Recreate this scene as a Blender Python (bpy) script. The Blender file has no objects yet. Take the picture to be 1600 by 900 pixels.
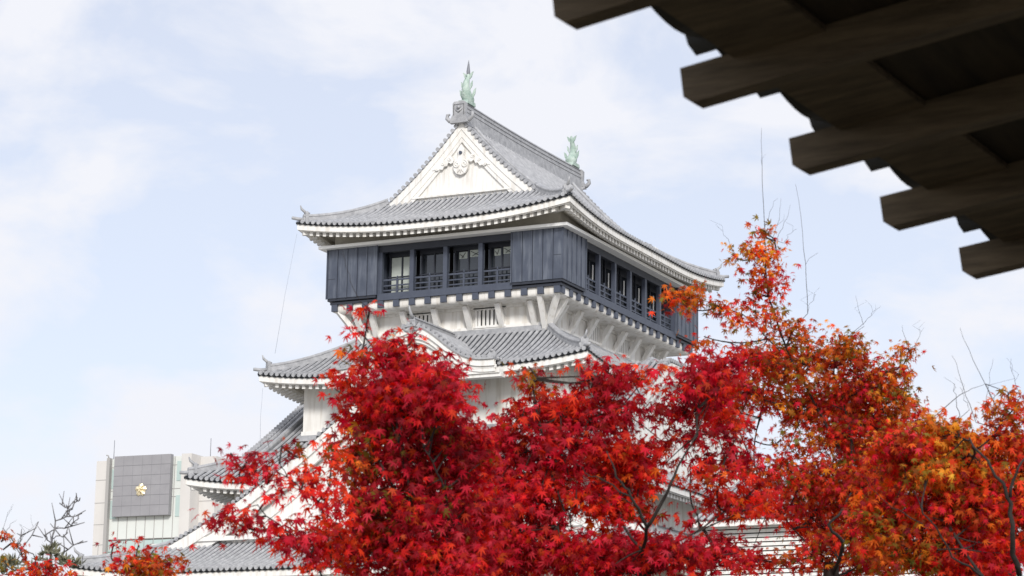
import bpy, math, random
import numpy as np
from mathutils import Vector, Matrix
random.seed(7); rng = np.random.default_rng(11)
sc = bpy.context.scene
COL = sc.collection
PI = math.pi

# ------------------------------------------------------------------ camera
CF, CPITCH, CROLL, CYAW = 3860.5, 0.2151, 0.0150, -0.4525
CP = np.array([58.952, -122.2335, 1.6])
_fw = np.array([math.sin(CYAW)*math.cos(CPITCH), math.cos(CYAW)*math.cos(CPITCH), math.sin(CPITCH)])
_r = np.array([math.cos(CYAW), -math.sin(CYAW), 0.0]); _u = np.cross(_r, _fw)
_r2 = _r*math.cos(CROLL)+_u*math.sin(CROLL); _u2 = _u*math.cos(CROLL)-_r*math.sin(CROLL)
cd = bpy.data.cameras.new('camera'); cam = bpy.data.objects.new('camera', cd); COL.objects.link(cam)
cam.matrix_world = Matrix(((_r2[0], _u2[0], -_fw[0], CP[0]), (_r2[1], _u2[1], -_fw[1], CP[1]), (_r2[2], _u2[2], -_fw[2], CP[2]), (0, 0, 0, 1)))
cd.sensor_width = 36; cd.lens = CF/1600*36; cd.clip_start = 0.1; cd.clip_end = 20000
cd.dof.use_dof = True; cd.dof.focus_distance = 60; cd.dof.aperture_fstop = 14
sc.camera = cam
def at(px, py, D):
    """point D metres in front of the camera whose direction is that of the photograph's pixel"""
    return CP + D*(_fw+_r2*(px-800)/CF+_u2*(450-py)/CF)

# ------------------------------------------------------------------ light
SUN_EL, SUN_AZ = math.radians(29), math.radians(149)     # azimuth from +y clockwise: where the sun stands
w = bpy.data.worlds.new('World'); sc.world = w; w.use_nodes = True
N, L = w.node_tree.nodes, w.node_tree.links
N.clear()
out = N.new('ShaderNodeOutputWorld'); mixs = N.new('ShaderNodeMixShader')
sky = N.new('ShaderNodeTexSky'); sky.sky_type = 'NISHITA'; sky.sun_disc = False
sky.sun_elevation = SUN_EL; sky.sun_rotation = SUN_AZ; sky.air_density = 1.0; sky.dust_density = .7
b1 = N.new('ShaderNodeBackground'); b1.inputs[1].default_value = 0.105
b2 = N.new('ShaderNodeBackground'); b2.inputs[0].default_value = (0.92, 0.935, 1.0, 1); b2.inputs[1].default_value = 0.70
tc = N.new('ShaderNodeTexCoord'); mp = N.new('ShaderNodeMapping'); mp.inputs['Scale'].default_value = (1, 1, 1.9); mp.inputs['Location'].default_value = (3.3, 1.2, .4)
n1 = N.new('ShaderNodeTexNoise'); n1.inputs['Scale'].default_value = 10; n1.inputs['Detail'].default_value = 8; n1.inputs['Roughness'].default_value = .56; n1.inputs['Distortion'].default_value = .25
cr = N.new('ShaderNodeValToRGB'); cr.color_ramp.elements[0].position = .43; cr.color_ramp.elements[0].color = (.63, .63, .63, 1); cr.color_ramp.elements[1].position = .60; cr.color_ramp.elements[1].color = (1, 1, 1, 1)
L.new(tc.outputs['Generated'], mp.inputs[0]); L.new(mp.outputs[0], n1.inputs[0]); L.new(n1.outputs[0], cr.inputs[0])
L.new(cr.outputs[0], mixs.inputs[0]); tn = N.new('ShaderNodeMix'); tn.data_type = 'RGBA'; tn.blend_type = 'MULTIPLY'; tn.inputs[0].default_value = 1; tn.inputs[7].default_value = (1.02, .965, 1.03, 1); L.new(sky.outputs[0], tn.inputs[6]); L.new(tn.outputs[2], b1.inputs[0]); L.new(b1.outputs[0], mixs.inputs[1]); L.new(b2.outputs[0], mixs.inputs[2]); L.new(mixs.outputs[0], out.inputs[0])
sd = bpy.data.lights.new('sun', 'SUN'); sd.energy = 2.2; sd.angle = math.radians(12); sd.color = (1, .965, .91)
so = bpy.data.objects.new('sun', sd); COL.objects.link(so)
sv = Vector((math.sin(SUN_AZ)*math.cos(SUN_EL), math.cos(SUN_AZ)*math.cos(SUN_EL), math.sin(SUN_EL)))
so.rotation_euler = sv.to_track_quat('Z', 'Y').to_euler(); so.location = (0, -40, 80)
sc.view_settings.view_transform = 'Standard'; sc.view_settings.look = 'None'; sc.view_settings.gamma = 1
sc.view_settings.exposure = 0.48
sc.cycles.max_bounces = 8; sc.cycles.transparent_max_bounces = 8
sc.cycles.use_denoising = True

# ------------------------------------------------------------------ materials
def mat(name, col, rough=.7, noise=None, spec=.4, metal=0, bump=None, streak=None):
    m = bpy.data.materials.new(name); m.use_nodes = True
    n, l = m.node_tree.nodes, m.node_tree.links
    p = n['Principled BSDF']; p.inputs['Base Color'].default_value = (*col, 1); p.inputs['Roughness'].default_value = rough
    p.inputs['Specular IOR Level'].default_value = spec; p.inputs['Metallic'].default_value = metal
    tcn = n.new('ShaderNodeTexCoord')
    last = None
    if noise:                        # (scale, amount, second colour)
        t = n.new('ShaderNodeTexNoise'); t.inputs['Scale'].default_value = noise[0]; t.inputs['Detail'].default_value = 6; t.inputs['Roughness'].default_value = .65
        l.new(tcn.outputs['Object'], t.inputs[0])
        r = n.new('ShaderNodeValToRGB'); r.color_ramp.elements[0].position = .35; r.color_ramp.elements[1].position = .7
        r.color_ramp.elements[0].color = (*col, 1); r.color_ramp.elements[1].color = (*noise[2], 1)
        l.new(t.outputs[0], r.inputs[0]); last = r.outputs[0]
    if streak:                       # rain streaks: noise stretched downwards (scale, colour, threshold)
        mpn = n.new('ShaderNodeMapping'); mpn.inputs['Scale'].default_value = (1, 1, .12)
        l.new(tcn.outputs['Object'], mpn.inputs[0])
        t = n.new('ShaderNodeTexNoise'); t.inputs['Scale'].default_value = streak[0]; t.inputs['Detail'].default_value = 5
        l.new(mpn.outputs[0], t.inputs[0])
        r = n.new('ShaderNodeMapRange'); r.inputs[1].default_value = streak[2]; r.inputs[2].default_value = .82; r.inputs[4].default_value = streak[3]
        l.new(t.outputs[0], r.inputs[0])
        mx = n.new('ShaderNodeMix'); mx.data_type = 'RGBA'; mx.inputs[7].default_value = (*streak[1], 1)
        l.new(r.outputs[0], mx.inputs[0])
        if last: l.new(last, mx.inputs[6])
        else: mx.inputs[6].default_value = (*col, 1)
        last = mx.outputs[2]
    if last: l.new(last, p.inputs['Base Color'])
    if bump:
        t = n.new('ShaderNodeTexNoise'); t.inputs['Scale'].default_value = bump[0]; t.inputs['Detail'].default_value = 4
        l.new(tcn.outputs['Object'], t.inputs[0])
        bn = n.new('ShaderNodeBump'); bn.inputs['Strength'].default_value = bump[1]; bn.inputs['Distance'].default_value = bump[2]
        l.new(t.outputs[0], bn.inputs['Height']); l.new(bn.outputs[0], p.inputs['Normal'])
    return m
M = {}
M['plaster'] = mat('plaster', (.80, .785, .755), .8, noise=(.6, 1, (.74, .72, .68)), streak=(3.2, (.46, .41, .34), .48, .9), bump=(6, .15, .02))
M['trim'] = mat('white_trim', (.77, .76, .74), .7, noise=(1.1, 1, (.77, .755, .72)), streak=(4.5, (.48, .44, .38), .50, .8))
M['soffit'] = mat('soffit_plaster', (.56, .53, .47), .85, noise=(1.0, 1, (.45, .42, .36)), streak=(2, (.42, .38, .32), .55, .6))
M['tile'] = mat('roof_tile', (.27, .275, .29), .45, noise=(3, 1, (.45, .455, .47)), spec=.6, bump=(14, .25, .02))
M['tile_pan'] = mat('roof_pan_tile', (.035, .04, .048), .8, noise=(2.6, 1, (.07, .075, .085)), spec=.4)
M['tile_dark'] = mat('ridge_tile', (.27, .275, .29), .5, noise=(3, 1, (.44, .445, .46)), spec=.5, bump=(10, .3, .03))
M['copper'] = mat('copper_patina', (.27, .37, .32), .7, noise=(3.0, 1, (.52, .60, .55)), spec=.3, bump=(9, .5, .05))
M['lead'] = mat('grey_metal_tip', (.22, .23, .26), .5)
M['metal'] = mat('blue_black_metal', (.050, .061, .090), .42, noise=(1.2, 1, (.078, .092, .125)), spec=.6, streak=(5, (.17, .19, .23), .50, .8))
M['metal_dark'] = mat('blue_black_underside', (.028, .032, .045), .5)
M['post'] = mat('blue_black_timber', (.060, .070, .100), .5, noise=(2, 1, (.075, .088, .12)))
M['white_metal'] = mat('white_painted_metal', (.88, .88, .87), .4)
M['wire'] = mat('pale_wire', (.34, .38, .45), .5)
def grain(m, sc3):
    n, l = m.node_tree.nodes, m.node_tree.links
    mpn = n.new('ShaderNodeMapping'); mpn.inputs['Scale'].default_value = sc3
    tcn = [q for q in n if q.type == 'TEX_COORD'][0]
    for q in [q for q in n if q.type == 'TEX_NOISE']:
        for k in list(q.inputs[0].links): l.remove(k)
        l.new(mpn.outputs[0], q.inputs[0])
    l.new(tcn.outputs['Object'], mpn.inputs[0])
M['glass'] = mat('window_glass', (.018, .022, .028), .04, spec=.9)
M['dark'] = mat('dark_room', (.012, .012, .014), .9)
M['blind'] = mat('pale_blind', (.50, .54, .50), .8, noise=(2, 1, (.40, .44, .41)))  # also colours the reflection patches painted on the panes
M['stone'] = mat('castle_stone', (.22, .20, .17), .9, noise=(.7, 1, (.34, .31, .27)), bump=(1.2, .8, .3))
M['ground'] = mat('dark_ground', (.10, .09, .06), .95, noise=(.4, 1, (.16, .14, .10)))
M['bark'] = mat('maple_bark', (.020, .015, .013), .9, noise=(14, 1, (.042, .033, .028)), bump=(40, .5, .01))
M['twig'] = mat('grey_twig_bark', (.085, .07, .06), .8, noise=(20, 1, (.14, .12, .10)))
M['pale_twig'] = mat('pale_grey_twig', (.17, .165, .17), .8)  # lightened to put haze into the twig colour
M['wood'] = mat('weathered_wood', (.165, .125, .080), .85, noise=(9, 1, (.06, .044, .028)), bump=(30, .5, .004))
M['wood_dark'] = mat('sheathing_wood', (.052, .038, .023), .85, noise=(7, 1, (.014, .011, .007)))  # darker than the rafters: deep shade under the eave is in the colour
M['panel_grey'] = mat('grey_stone_panel', (.265, .26, .275), .6, noise=(.5, 1, (.31, .305, .32)))
M['joint'] = mat('panel_joint', (.17, .17, .18), .8)
M['concrete'] = mat('office_cladding', (.62, .60, .575), .75, noise=(.3, 1, (.57, .55, .53)), streak=(.8, (.50, .48, .45), .5, .5))
M['concrete_joint'] = mat('office_joint', (.36, .35, .34), .8)
M['spandrel'] = mat('pale_spandrel', (.66, .68, .65), .4, noise=(.3, 1, (.62, .65, .62)))
M['office_glass'] = mat('green_office_glass', (.42, .52, .50), .12, noise=(.5, 1, (.46, .57, .54)), spec=.8)
M['gold'] = mat('gold', (.98, .86, .60), .42, metal=.8)
M['shaded_tile'] = mat('shaded_eave_tile', (.035, .035, .035), .7)  # shade under the eave put into a near-black tile colour
M['needle'] = mat('pine_needle', (.13, .14, .09), .7, noise=(20, 1, (.22, .21, .14)))

grain(M['wood'], (.35, 5, 5)); grain(M['wood_dark'], (3, .4, 3))
def leaf_mat():
    m = bpy.data.materials.new('maple_leaf'); m.use_nodes = True
    n, l = m.node_tree.nodes, m.node_tree.links
    n.clear(); o = n.new('ShaderNodeOutputMaterial')
    a = n.new('ShaderNodeAttribute'); a.attribute_name = 'leafcol'
    p = n.new('ShaderNodeBsdfPrincipled'); p.inputs['Roughness'].default_value = .6; p.inputs['Specular IOR Level'].default_value = .2
    t = n.new('ShaderNodeBsdfTranslucent'); mx = n.new('ShaderNodeMixShader'); mx.inputs[0].default_value = .50
    hs = n.new('ShaderNodeHueSaturation'); hs.inputs['Saturation'].default_value = 1.05; hs.inputs['Value'].default_value = 1.3
    l.new(a.outputs['Color'], p.inputs['Base Color']); l.new(a.outputs['Color'], hs.inputs['Color']); l.new(hs.outputs[0], t.inputs[0])
    l.new(p.outputs[0], mx.inputs[1]); l.new(t.outputs[0], mx.inputs[2]); l.new(mx.outputs[0], o.inputs[0])
    return m
M['leaf'] = leaf_mat()

# ------------------------------------------------------------------ mesh helpers
class MB:
    def __init__(s): s.v = []; s.f = []; s.sm = []
    def add(s, vs, fs, smooth=False):
        o = len(s.v); s.v += [tuple(float(c) for c in q) for q in vs]
        for f in fs: s.f.append(tuple(i+o for i in f)); s.sm.append(smooth)
    def hexa(s, p):   # 8 points: bottom loop 0-3, top loop 4-7
        s.add(p, [(3, 2, 1, 0), (4, 5, 6, 7), (0, 1, 5, 4), (1, 2, 6, 5), (2, 3, 7, 6), (3, 0, 4, 7)])
    def box(s, x0, x1, y0, y1, z0, z1):
        s.hexa([(x0, y0, z0), (x1, y0, z0), (x1, y1, z0), (x0, y1, z0), (x0, y0, z1), (x1, y0, z1), (x1, y1, z1), (x0, y1, z1)])
    def bar(s, a, b, wd, h, up=(0, 0, 1)):
        a = np.array(a, float); b = np.array(b, float); d = b-a; d /= np.linalg.norm(d)
        sd_ = np.cross(d, up); sd_ /= np.linalg.norm(sd_); u = np.cross(sd_, d)
        q = []
        for e in (a, b):
            q.append([e-sd_*wd/2-u*h/2, e+sd_*wd/2-u*h/2, e+sd_*wd/2+u*h/2, e-sd_*wd/2+u*h/2])
        s.hexa([*q[0], *q[1]])
    def tube(s, pts, rad, n=6, cap=True, smooth=True):
        pts = [np.array(p, float) for p in pts]; k = len(pts)
        if not hasattr(rad, '__len__'): rad = [rad]*k
        vs = []; ref = None
        for i, p in enumerate(pts):
            d = pts[min(i+1, k-1)]-pts[max(i-1, 0)]; d = d/(np.linalg.norm(d)+1e-12)
            if ref is None or abs(np.dot(ref, d)) > .95: ref = np.array((0, 0, 1.)) if abs(d[2]) < .9 else np.array((1., 0, 0))
            a = np.cross(d, ref); a /= np.linalg.norm(a); b = np.cross(a, d); ref = b
            for j in range(n):
                t = 2*PI*j/n; vs.append(p+(a*math.cos(t)+b*math.sin(t))*rad[i])
        fs = [(i*n+j, i*n+(j+1) % n, (i+1)*n+(j+1) % n, (i+1)*n+j) for i in range(k-1) for j in range(n)]
        if cap: fs += [tuple(range(n-1, -1, -1)), tuple((k-1)*n+j for j in range(n))]
        s.add(vs, fs, smooth)
    def sweep(s, pts, prof, lat=None, up=(0, 0, 1), cap=True, smooth=False, scale=None):
        """prof: closed polygon of (side, up) offsets carried along pts"""
        pts = [np.array(p, float) for p in pts]; k = len(pts); n = len(prof); vs = []; up = np.array(up, float)
        for i, p in enumerate(pts):
            d = pts[min(i+1, k-1)]-pts[max(i-1, 0)]
            if lat is None:
                a = np.cross(d, up); a /= np.linalg.norm(a)
            else: a = np.array(lat, float)
            sc_ = scale[i] if scale else 1
            for (x, z) in prof: vs.append(p+a*x*sc_+up*z*sc_)
        fs = [(i*n+j, i*n+(j+1) % n, (i+1)*n+(j+1) % n, (i+1)*n+j) for i in range(k-1) for j in range(n)]
        if cap: fs += [tuple(range(n-1, -1, -1)), tuple((k-1)*n+j for j in range(n))]
        s.add(vs, fs, smooth)
    def prism(s, poly, o, ax, ay, thick):
        """polygon (u,v) in the frame o + u*ax + v*ay, extruded by the vector thick"""
        o, ax, ay, thick = (np.array(q, float) for q in (o, ax, ay, thick)); n = len(poly)
        a = [o+ax*u+ay*v for u, v in poly]; b = [q+thick for q in a]
        s.add(a+b, [tuple(range(n)), tuple(range(2*n-1, n-1, -1))]+[(i, i+n, (i+1) % n+n, (i+1) % n) for i in range(n)])
    def grid(s, rows, smooth=False):
        m = len(rows[0]); vs = [p for r in rows for p in r]
        s.add(vs, [(i*m+j, i*m+j+1, (i+1)*m+j+1, (i+1)*m+j) for i in range(len(rows)-1) for j in range(m-1)], smooth)
    def build(s, name, m, parent=None):
        me = bpy.data.meshes.new(name); me.from_pydata(s.v, [], s.f)
        me.polygons.foreach_set('use_smooth', s.sm); me.materials.append(m); me.update()
        o = bpy.data.objects.new(name, me); COL.objects.link(o)
        if parent is not None:
            o.parent = parent; r = parent
            off = Vector((0, 0, 0))
            while r is not None: off += r.location; r = r.parent
            o.location = -off if parent.type == 'EMPTY' and parent.parent is None else Vector((0, 0, 0))
        return o
def tag(o, label=None, cat=None, group=None, kind=None):
    if label: o['label'] = label
    if cat: o['category'] = cat
    if group: o['group'] = group
    if kind: o['kind'] = kind
    return o
def empty(name, loc):
    o = bpy.data.objects.new(name, None); COL.objects.link(o); o.location = loc; return o

# ------------------------------------------------------------------ ground
M['bounce_ground'] = mat('pale_bounce_ground', (.44, .42, .37), .95, noise=(.3, 1, (.36, .34, .30)))  # unseen ground made pale to bounce fill light up under the eaves
g = MB(); g.add([(-6000, -6000, 0), (6000, -6000, 0), (6000, 6000, 0), (-6000, 6000, 0)], [(0, 1, 2, 3)])
tag(g.build('ground', M['bounce_ground']), kind='structure')
g = MB(); g.add([(52+24*math.cos(t*PI/16)*(1+.1*math.sin(t*2.3)), -117+17*math.sin(t*PI/16)*(1+.1*math.cos(t*1.7)), .004) for t in range(32)], [tuple(range(32))])
tag(g.build('dark_ground_sheet', M['ground']), kind='structure')  # unseen dark sheet added to keep bounced light off the foreground eave

# ================================================================== CASTLE
castle = tag(empty('castle_keep', (0, 0, 0)), 'white plastered five storey castle keep with grey tiled roofs and dark top floor', 'castle')
SP = .335
SPR_ = .41
RAFTERS = []      # (parent roof object, 8 points)
SIDES = {'F': ((0, -1), (1, 0)), 'R': ((1, 0), (0, 1)), 'B': ((0, 1), (-1, 0)), 'L': ((-1, 0), (0, -1))}
class Roof:
    def __init__(s, ax, ay, z0, lift, R, a, b, tops, wall, under=.28, skip_fascia=()):
        s.ax, s.ay, s.z0, s.lift, s.R, s.a, s.b, s.tops, s.wall, s.under = ax, ay, z0, lift, R, a, b, tops, wall, under
        s.skip = skip_fascia
    def dims(s, side): return (s.ay, s.ax) if side in 'FB' else (s.ax, s.ay)
    def lf(s, e, d): return s.lift*max(0, 1-max(e, 0)/s.R)**2.2*max(0, 1-max(d, 0)/4.2)**2
    def h(s, d): return s.a*d+s.b*d*abs(d)
    def P(s, side, q, d, dz=0):
        n, t = SIDES[side]; D, H = s.dims(side)
        return np.array((n[0]*(D-d)+t[0]*q, n[1]*(D-d)+t[1]*q, s.z0+s.h(d)+s.lf(H-d-abs(q), d)+dz))
    def Q(s, side, q, d, dz=0):
        n, t = SIDES[side]; D, H = s.dims(side)
        return np.array((n[0]*(D-d)+t[0]*q, n[1]*(D-d)+t[1]*q, s.z0+s.under*d+s.lf(H-max(d, 0)-abs(q), d*.5)+dz))
    def dmax(s, side, q):
        D, H = s.dims(side); top, gable = s.tops[side]
        hip = H-abs(q)
        if gable is not None and abs(q) <= gable: return top
        return max(0.0, min(top if gable is None else 99, hip))
    def build(s, parent):
        surf = MB(); rolls = MB()
        for side in 'FRBL':
            D, H = s.dims(side); n, t = SIDES[side]; n3 = np.array((*n, 0.)); t3 = np.array((*t, 0.))
            k = int(H/SP); qs = [(i)*SP for i in range(-k, k+1)]
            edges = [-H+.001]+[q for q in qs if abs(q) < H-.05]+[H-.001]
            for i in range(len(edges)-1):
                q0, q1 = edges[i], edges[i+1]; d0, d1 = s.dmax(side, q0), s.dmax(side, q1)
                if abs(d0-d1) > SP*1.6: d0 = d1 = min(d0, d1)
                m = max(2, int(max(d0, d1)/.5)+1)
                rows = [[s.P(side, q0, d0*j/m), s.P(side, q1, d1*j/m)] for j in range(m+1)]
                surf.grid(rows)
                e0, e1 = s.P(side, q0, 0), s.P(side, q1, 0)          # the concave front edge of the pan tile
                mid = (e0+e1)/2-np.array((0, 0, .06))
                dn = np.array((0, 0, -.11))
                surf.add([e0, mid, e1, e1+dn, mid+dn, e0+dn], [(0, 1, 4, 5), (1, 2, 3, 4)])
            if side in 'BL' and s.ax < 9: vis = True
            for q in qs:
                dm = s.dmax(side, q)
                if dm < .15: continue
                m = max(2, int(dm/.55)+1); r = .098; vs = []
                for j in range(m+1):
                    d = -.06+(dm+.06)*j/m; p = s.P(side, q, max(d, 0)) if d >= 0 else s.P(side, q, 0)+n3*(-d)
                    for a_ in (180, 135, 90, 45, 0):
                        vs.append(p+t3*math.cos(math.radians(a_))*r*.92+np.array((0, 0, math.sin(math.radians(a_))*r*1.15+.01)))
                rolls.add(vs, [(j*5+i, j*5+i+1, (j+1)*5+i+1, (j+1)*5+i) for j in range(m) for i in range(4)], True)
                c = s.P(side, q, 0)+n3*.065+np.array((0, 0, .02))
                rolls.add([c+t3*math.cos(a_*PI/4)*.115+np.array((0, 0, math.sin(a_*PI/4)*.115)) for a_ in range(8)]+[c+n3*-.08+t3*math.cos(a_*PI/4)*.115+np.array((0, 0, math.sin(a_*PI/4)*.115)) for a_ in range(8)],
                          [tuple(range(8))]+[(i, (i+1) % 8, (i+1) % 8+8, i+8) for i in range(8)])
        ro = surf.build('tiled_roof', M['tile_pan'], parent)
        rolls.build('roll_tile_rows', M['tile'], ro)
        # fascia, soffit
        fa = MB(); sf = MB(); ed = MB()
        for side in 'FRBL':
            D, H = s.dims(side); us = np.linspace(-1, 1, 49)
            def band(mb, sec, f):
                rows = []
                for u in us: rows.append([f(side, u*(H-d), d, dz) for d, dz in sec+[sec[0]]])
                mb.grid(rows)
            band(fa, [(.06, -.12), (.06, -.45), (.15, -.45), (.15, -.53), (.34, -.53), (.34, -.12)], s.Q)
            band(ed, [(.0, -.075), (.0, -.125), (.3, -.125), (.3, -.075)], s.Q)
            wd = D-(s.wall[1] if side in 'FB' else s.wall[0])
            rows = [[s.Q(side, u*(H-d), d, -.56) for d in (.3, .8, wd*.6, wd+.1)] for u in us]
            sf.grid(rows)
            # purlin under the soffit
            band(sf, [(wd*.52-.12, -.50), (wd*.52-.12, -.74), (wd*.52+.12, -.74), (wd*.52+.12, -.50)], s.Q)
            k = int((H-.5)/SPR_)
            for i in range(-k, k+1):
                q = i*SPR_+.06; lo, hi = -.75, -.50
                if abs(q) > H-.75: continue
                d0, d1 = .28, min(wd*.5, H-abs(q)); w2 = .095
                if d1 < .5: d1 = .55
                pts = [s.Q(side, q-w2, d0, lo), s.Q(side, q+w2, d0, lo), s.Q(side, q+w2, d1, lo), s.Q(side, q-w2, d1, lo),
                       s.Q(side, q-w2, d0, hi), s.Q(side, q+w2, d0, hi), s.Q(side, q+w2, d1, hi), s.Q(side, q-w2, d1, hi)]
                RAFTERS.append((ro, side, pts))
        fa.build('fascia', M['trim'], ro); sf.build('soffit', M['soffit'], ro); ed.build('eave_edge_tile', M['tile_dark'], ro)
        # hips
        for sx, sy in ((1, -1), (-1, -1), (1, 1), (-1, 1)):
            def C(d, dz=0):
                return np.array((sx*(s.ax-d), sy*(s.ay-d), s.z0+s.h(d)+s.lf(0, d)+dz))
            dm = s.hiptop
            pts = [C(-.02+(dm+.02)*j/12, .02) for j in range(13)]
            up = [C(.34, .05), C(.15, .10), C(-.06, .20), C(-.14, .33)]
            mb = MB()
            prof = [(-.17, -.05), (-.17, .12), (-.14, .12), (-.14, .24), (-.17, .24), (-.17, .30), (-.09, .38), (.09, .38), (.17, .30), (.17, .24), (.14, .24), (.14, .12), (.17, .12), (.17, -.05)]
            mb.sweep(pts[1:], prof)
            c = C(.45, .0); dd = np.array((sx, sy, 0))/math.sqrt(2); la = np.array((-sy, sx, 0))/math.sqrt(2)
            mb.prism([(-.26, -.02), (.26, -.02), (.30, .20), (.20, .26), (.22, .44), (.10, .56), (-.10, .56), (-.22, .44), (-.20, .26), (-.30, .20)], c+dd*.16, la, (0, 0, 1), dd*-.16)
            mb.tube([c+dd*-.1+(0, 0, .42), c+dd*.12+(0, 0, .50), c+dd*.34+(0, 0, .66), c+dd*.42+(0, 0, .86)], [.09, .085, .07, .03], 7)
            mb.tube([C(.5, .1), C(.1, .14), C(-.16, .25)], [.10, .10, .09], 8)
            mb.build('hip_ridge', M['tile_dark'], ro)
            hb = MB(); hb.bar(s.Qc(sx, sy, .28, -.62), s.Qc(sx, sy, 2.0, -.62), .26, .30); hb.build('hip_rafter', M['trim'], ro)
        s.ro = ro; return ro
    def Qc(s, sx, sy, d, dz): return np.array((sx*(s.ax-d), sy*(s.ay-d), s.z0+s.under*d+s.lf(0, d*.5)+dz))

def wall_box(hx, hy, z0, z1, name='storey_wall', m='plaster'):
    b = MB(); b.box(-hx, hx, -hy, hy, z0, z1); return b.build(name, M[m], castle)

# walls
W1 = wall_box(13.6, 16.1, 8.2, 14.9); W2 = wall_box(10.2, 12.8, 15, 19.6); W3 = wall_box(7.75, 10.18, 20.3, 25.2)
W4 = wall_box(5.4, 7.85, 26.2, 28.9); W5 = wall_box(6.72, 9.15, 32.12, 33.2, m='soffit')
lg = MB()
for hx, hy, z in ((7.75, 10.18, 21.75), (5.4, 7.85, 27.18)):
    for o_, za, zb in ((.07, z, z+.24),):
        lg.box(-hx-o_, hx+o_, -hy-o_, -hy+.02, za, zb); lg.box(hx-.02, hx+o_, -hy-o_+.003, hy+o_, za+.003, zb-.003); lg.box(-hx-o_, -hx+.02, -hy-o_+.003, hy+o_, za+.003, zb-.003)
lg.build('wall_base_band', M['trim'], castle)
lg = MB()
for hx, hy, z in ((5.4, 7.85, 26.95), (7.75, 10.18, 21.45)):
    lg.box(-hx-.22, hx+.22, -hy-.22, -hy+.05, z, z+.25); lg.box(hx-.05, hx+.22, -hy-.217, hy+.2, z+.003, z+.247); lg.box(-hx-.22, -hx+.05, -hy-.217, hy+.2, z+.003, z+.247)
    lg.box(-hx-.14, hx+.14, -hy-.14, -hy+.05, z+.24, z+.31); lg.box(hx-.05, hx+.14, -hy-.137, hy+.1, z+.243, z+.307)
lg.build('wall_ridge_tile', M['tile_dark'], castle)

# roofs: tops[side] = (largest d, half length of the gabled stretch or None)
R1 = Roof(8.13, 11.0, 32.75, .60, 7.5, .367, .05, {'F': (3.75, None), 'B': (3.75, None), 'L': (8.13, 7.55), 'R': (8.13, 7.55)}, (6.72, 9.15)); R1.hiptop = 3.6
R2 = Roof(9.6, 11.95, 24.55, .45, 6, .44, .045, {k: (4.2, None) for k in 'FRBL'}, (7.75, 10.18)); R2.hiptop = 4.1
R3 = Roof(12.15, 14.7, 18.75, .50, 6, .56, .006, {'F': (11.2, 10.4), 'B': (11.2, 10.4), 'L': (1.95, None), 'R': (1.95, None)}, (10.2, 12.8)); R3.hiptop = 1.9
R4 = Roof(16.2, 18.75, 13.85, .50, 7, .33, .03, {k: (6.1, None) for k in 'FRBL'}, (13.6, 16.1)); R4.hiptop = 6.0
for R in (R4, R3, R2, R1): R.build(castle)
labels = {R1: 'topmost tiled roof with copper fish ornaments', R2: 'second tiled roof with a curved front gable', R3: 'third tiled roof with side gables', R4: 'broad lowest tiled roof'}
for R, t_ in labels.items(): R.ro['label'] = t_

def verge_rolls(mb, pts, ydir, r=.115, ln=.42):
    """round verge tiles lying across the gable edge, ends facing out"""
    for p in pts:
        a = np.array(p, float); y = np.array(ydir, float)
        mb.tube([a-y*ln, a, a+y*.02], [r*.85, r, r], 8, smooth=False)
def spaced(f, x0, x1, step):
    out_ = [f(x0)]; x = x0; sg = 1 if x1 > x0 else -1; last = np.array(f(x0))
    while (x1-x)*sg > 0:
        x += sg*.02; p = np.array(f(x))
        if np.linalg.norm(p-last) >= step: out_.append(p); last = p
    return out_
def spiral(c, r0, r1, a0, turns, ux, uz, n=22):
    return [np.array(c)+ux*math.cos(a0+turns*2*PI*i/n)*(r0+(r1-r0)*i/n)+uz*math.sin(a0+turns*2*PI*i/n)*(r0+(r1-r0)*i/n) for i in range(n+1)]

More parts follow.
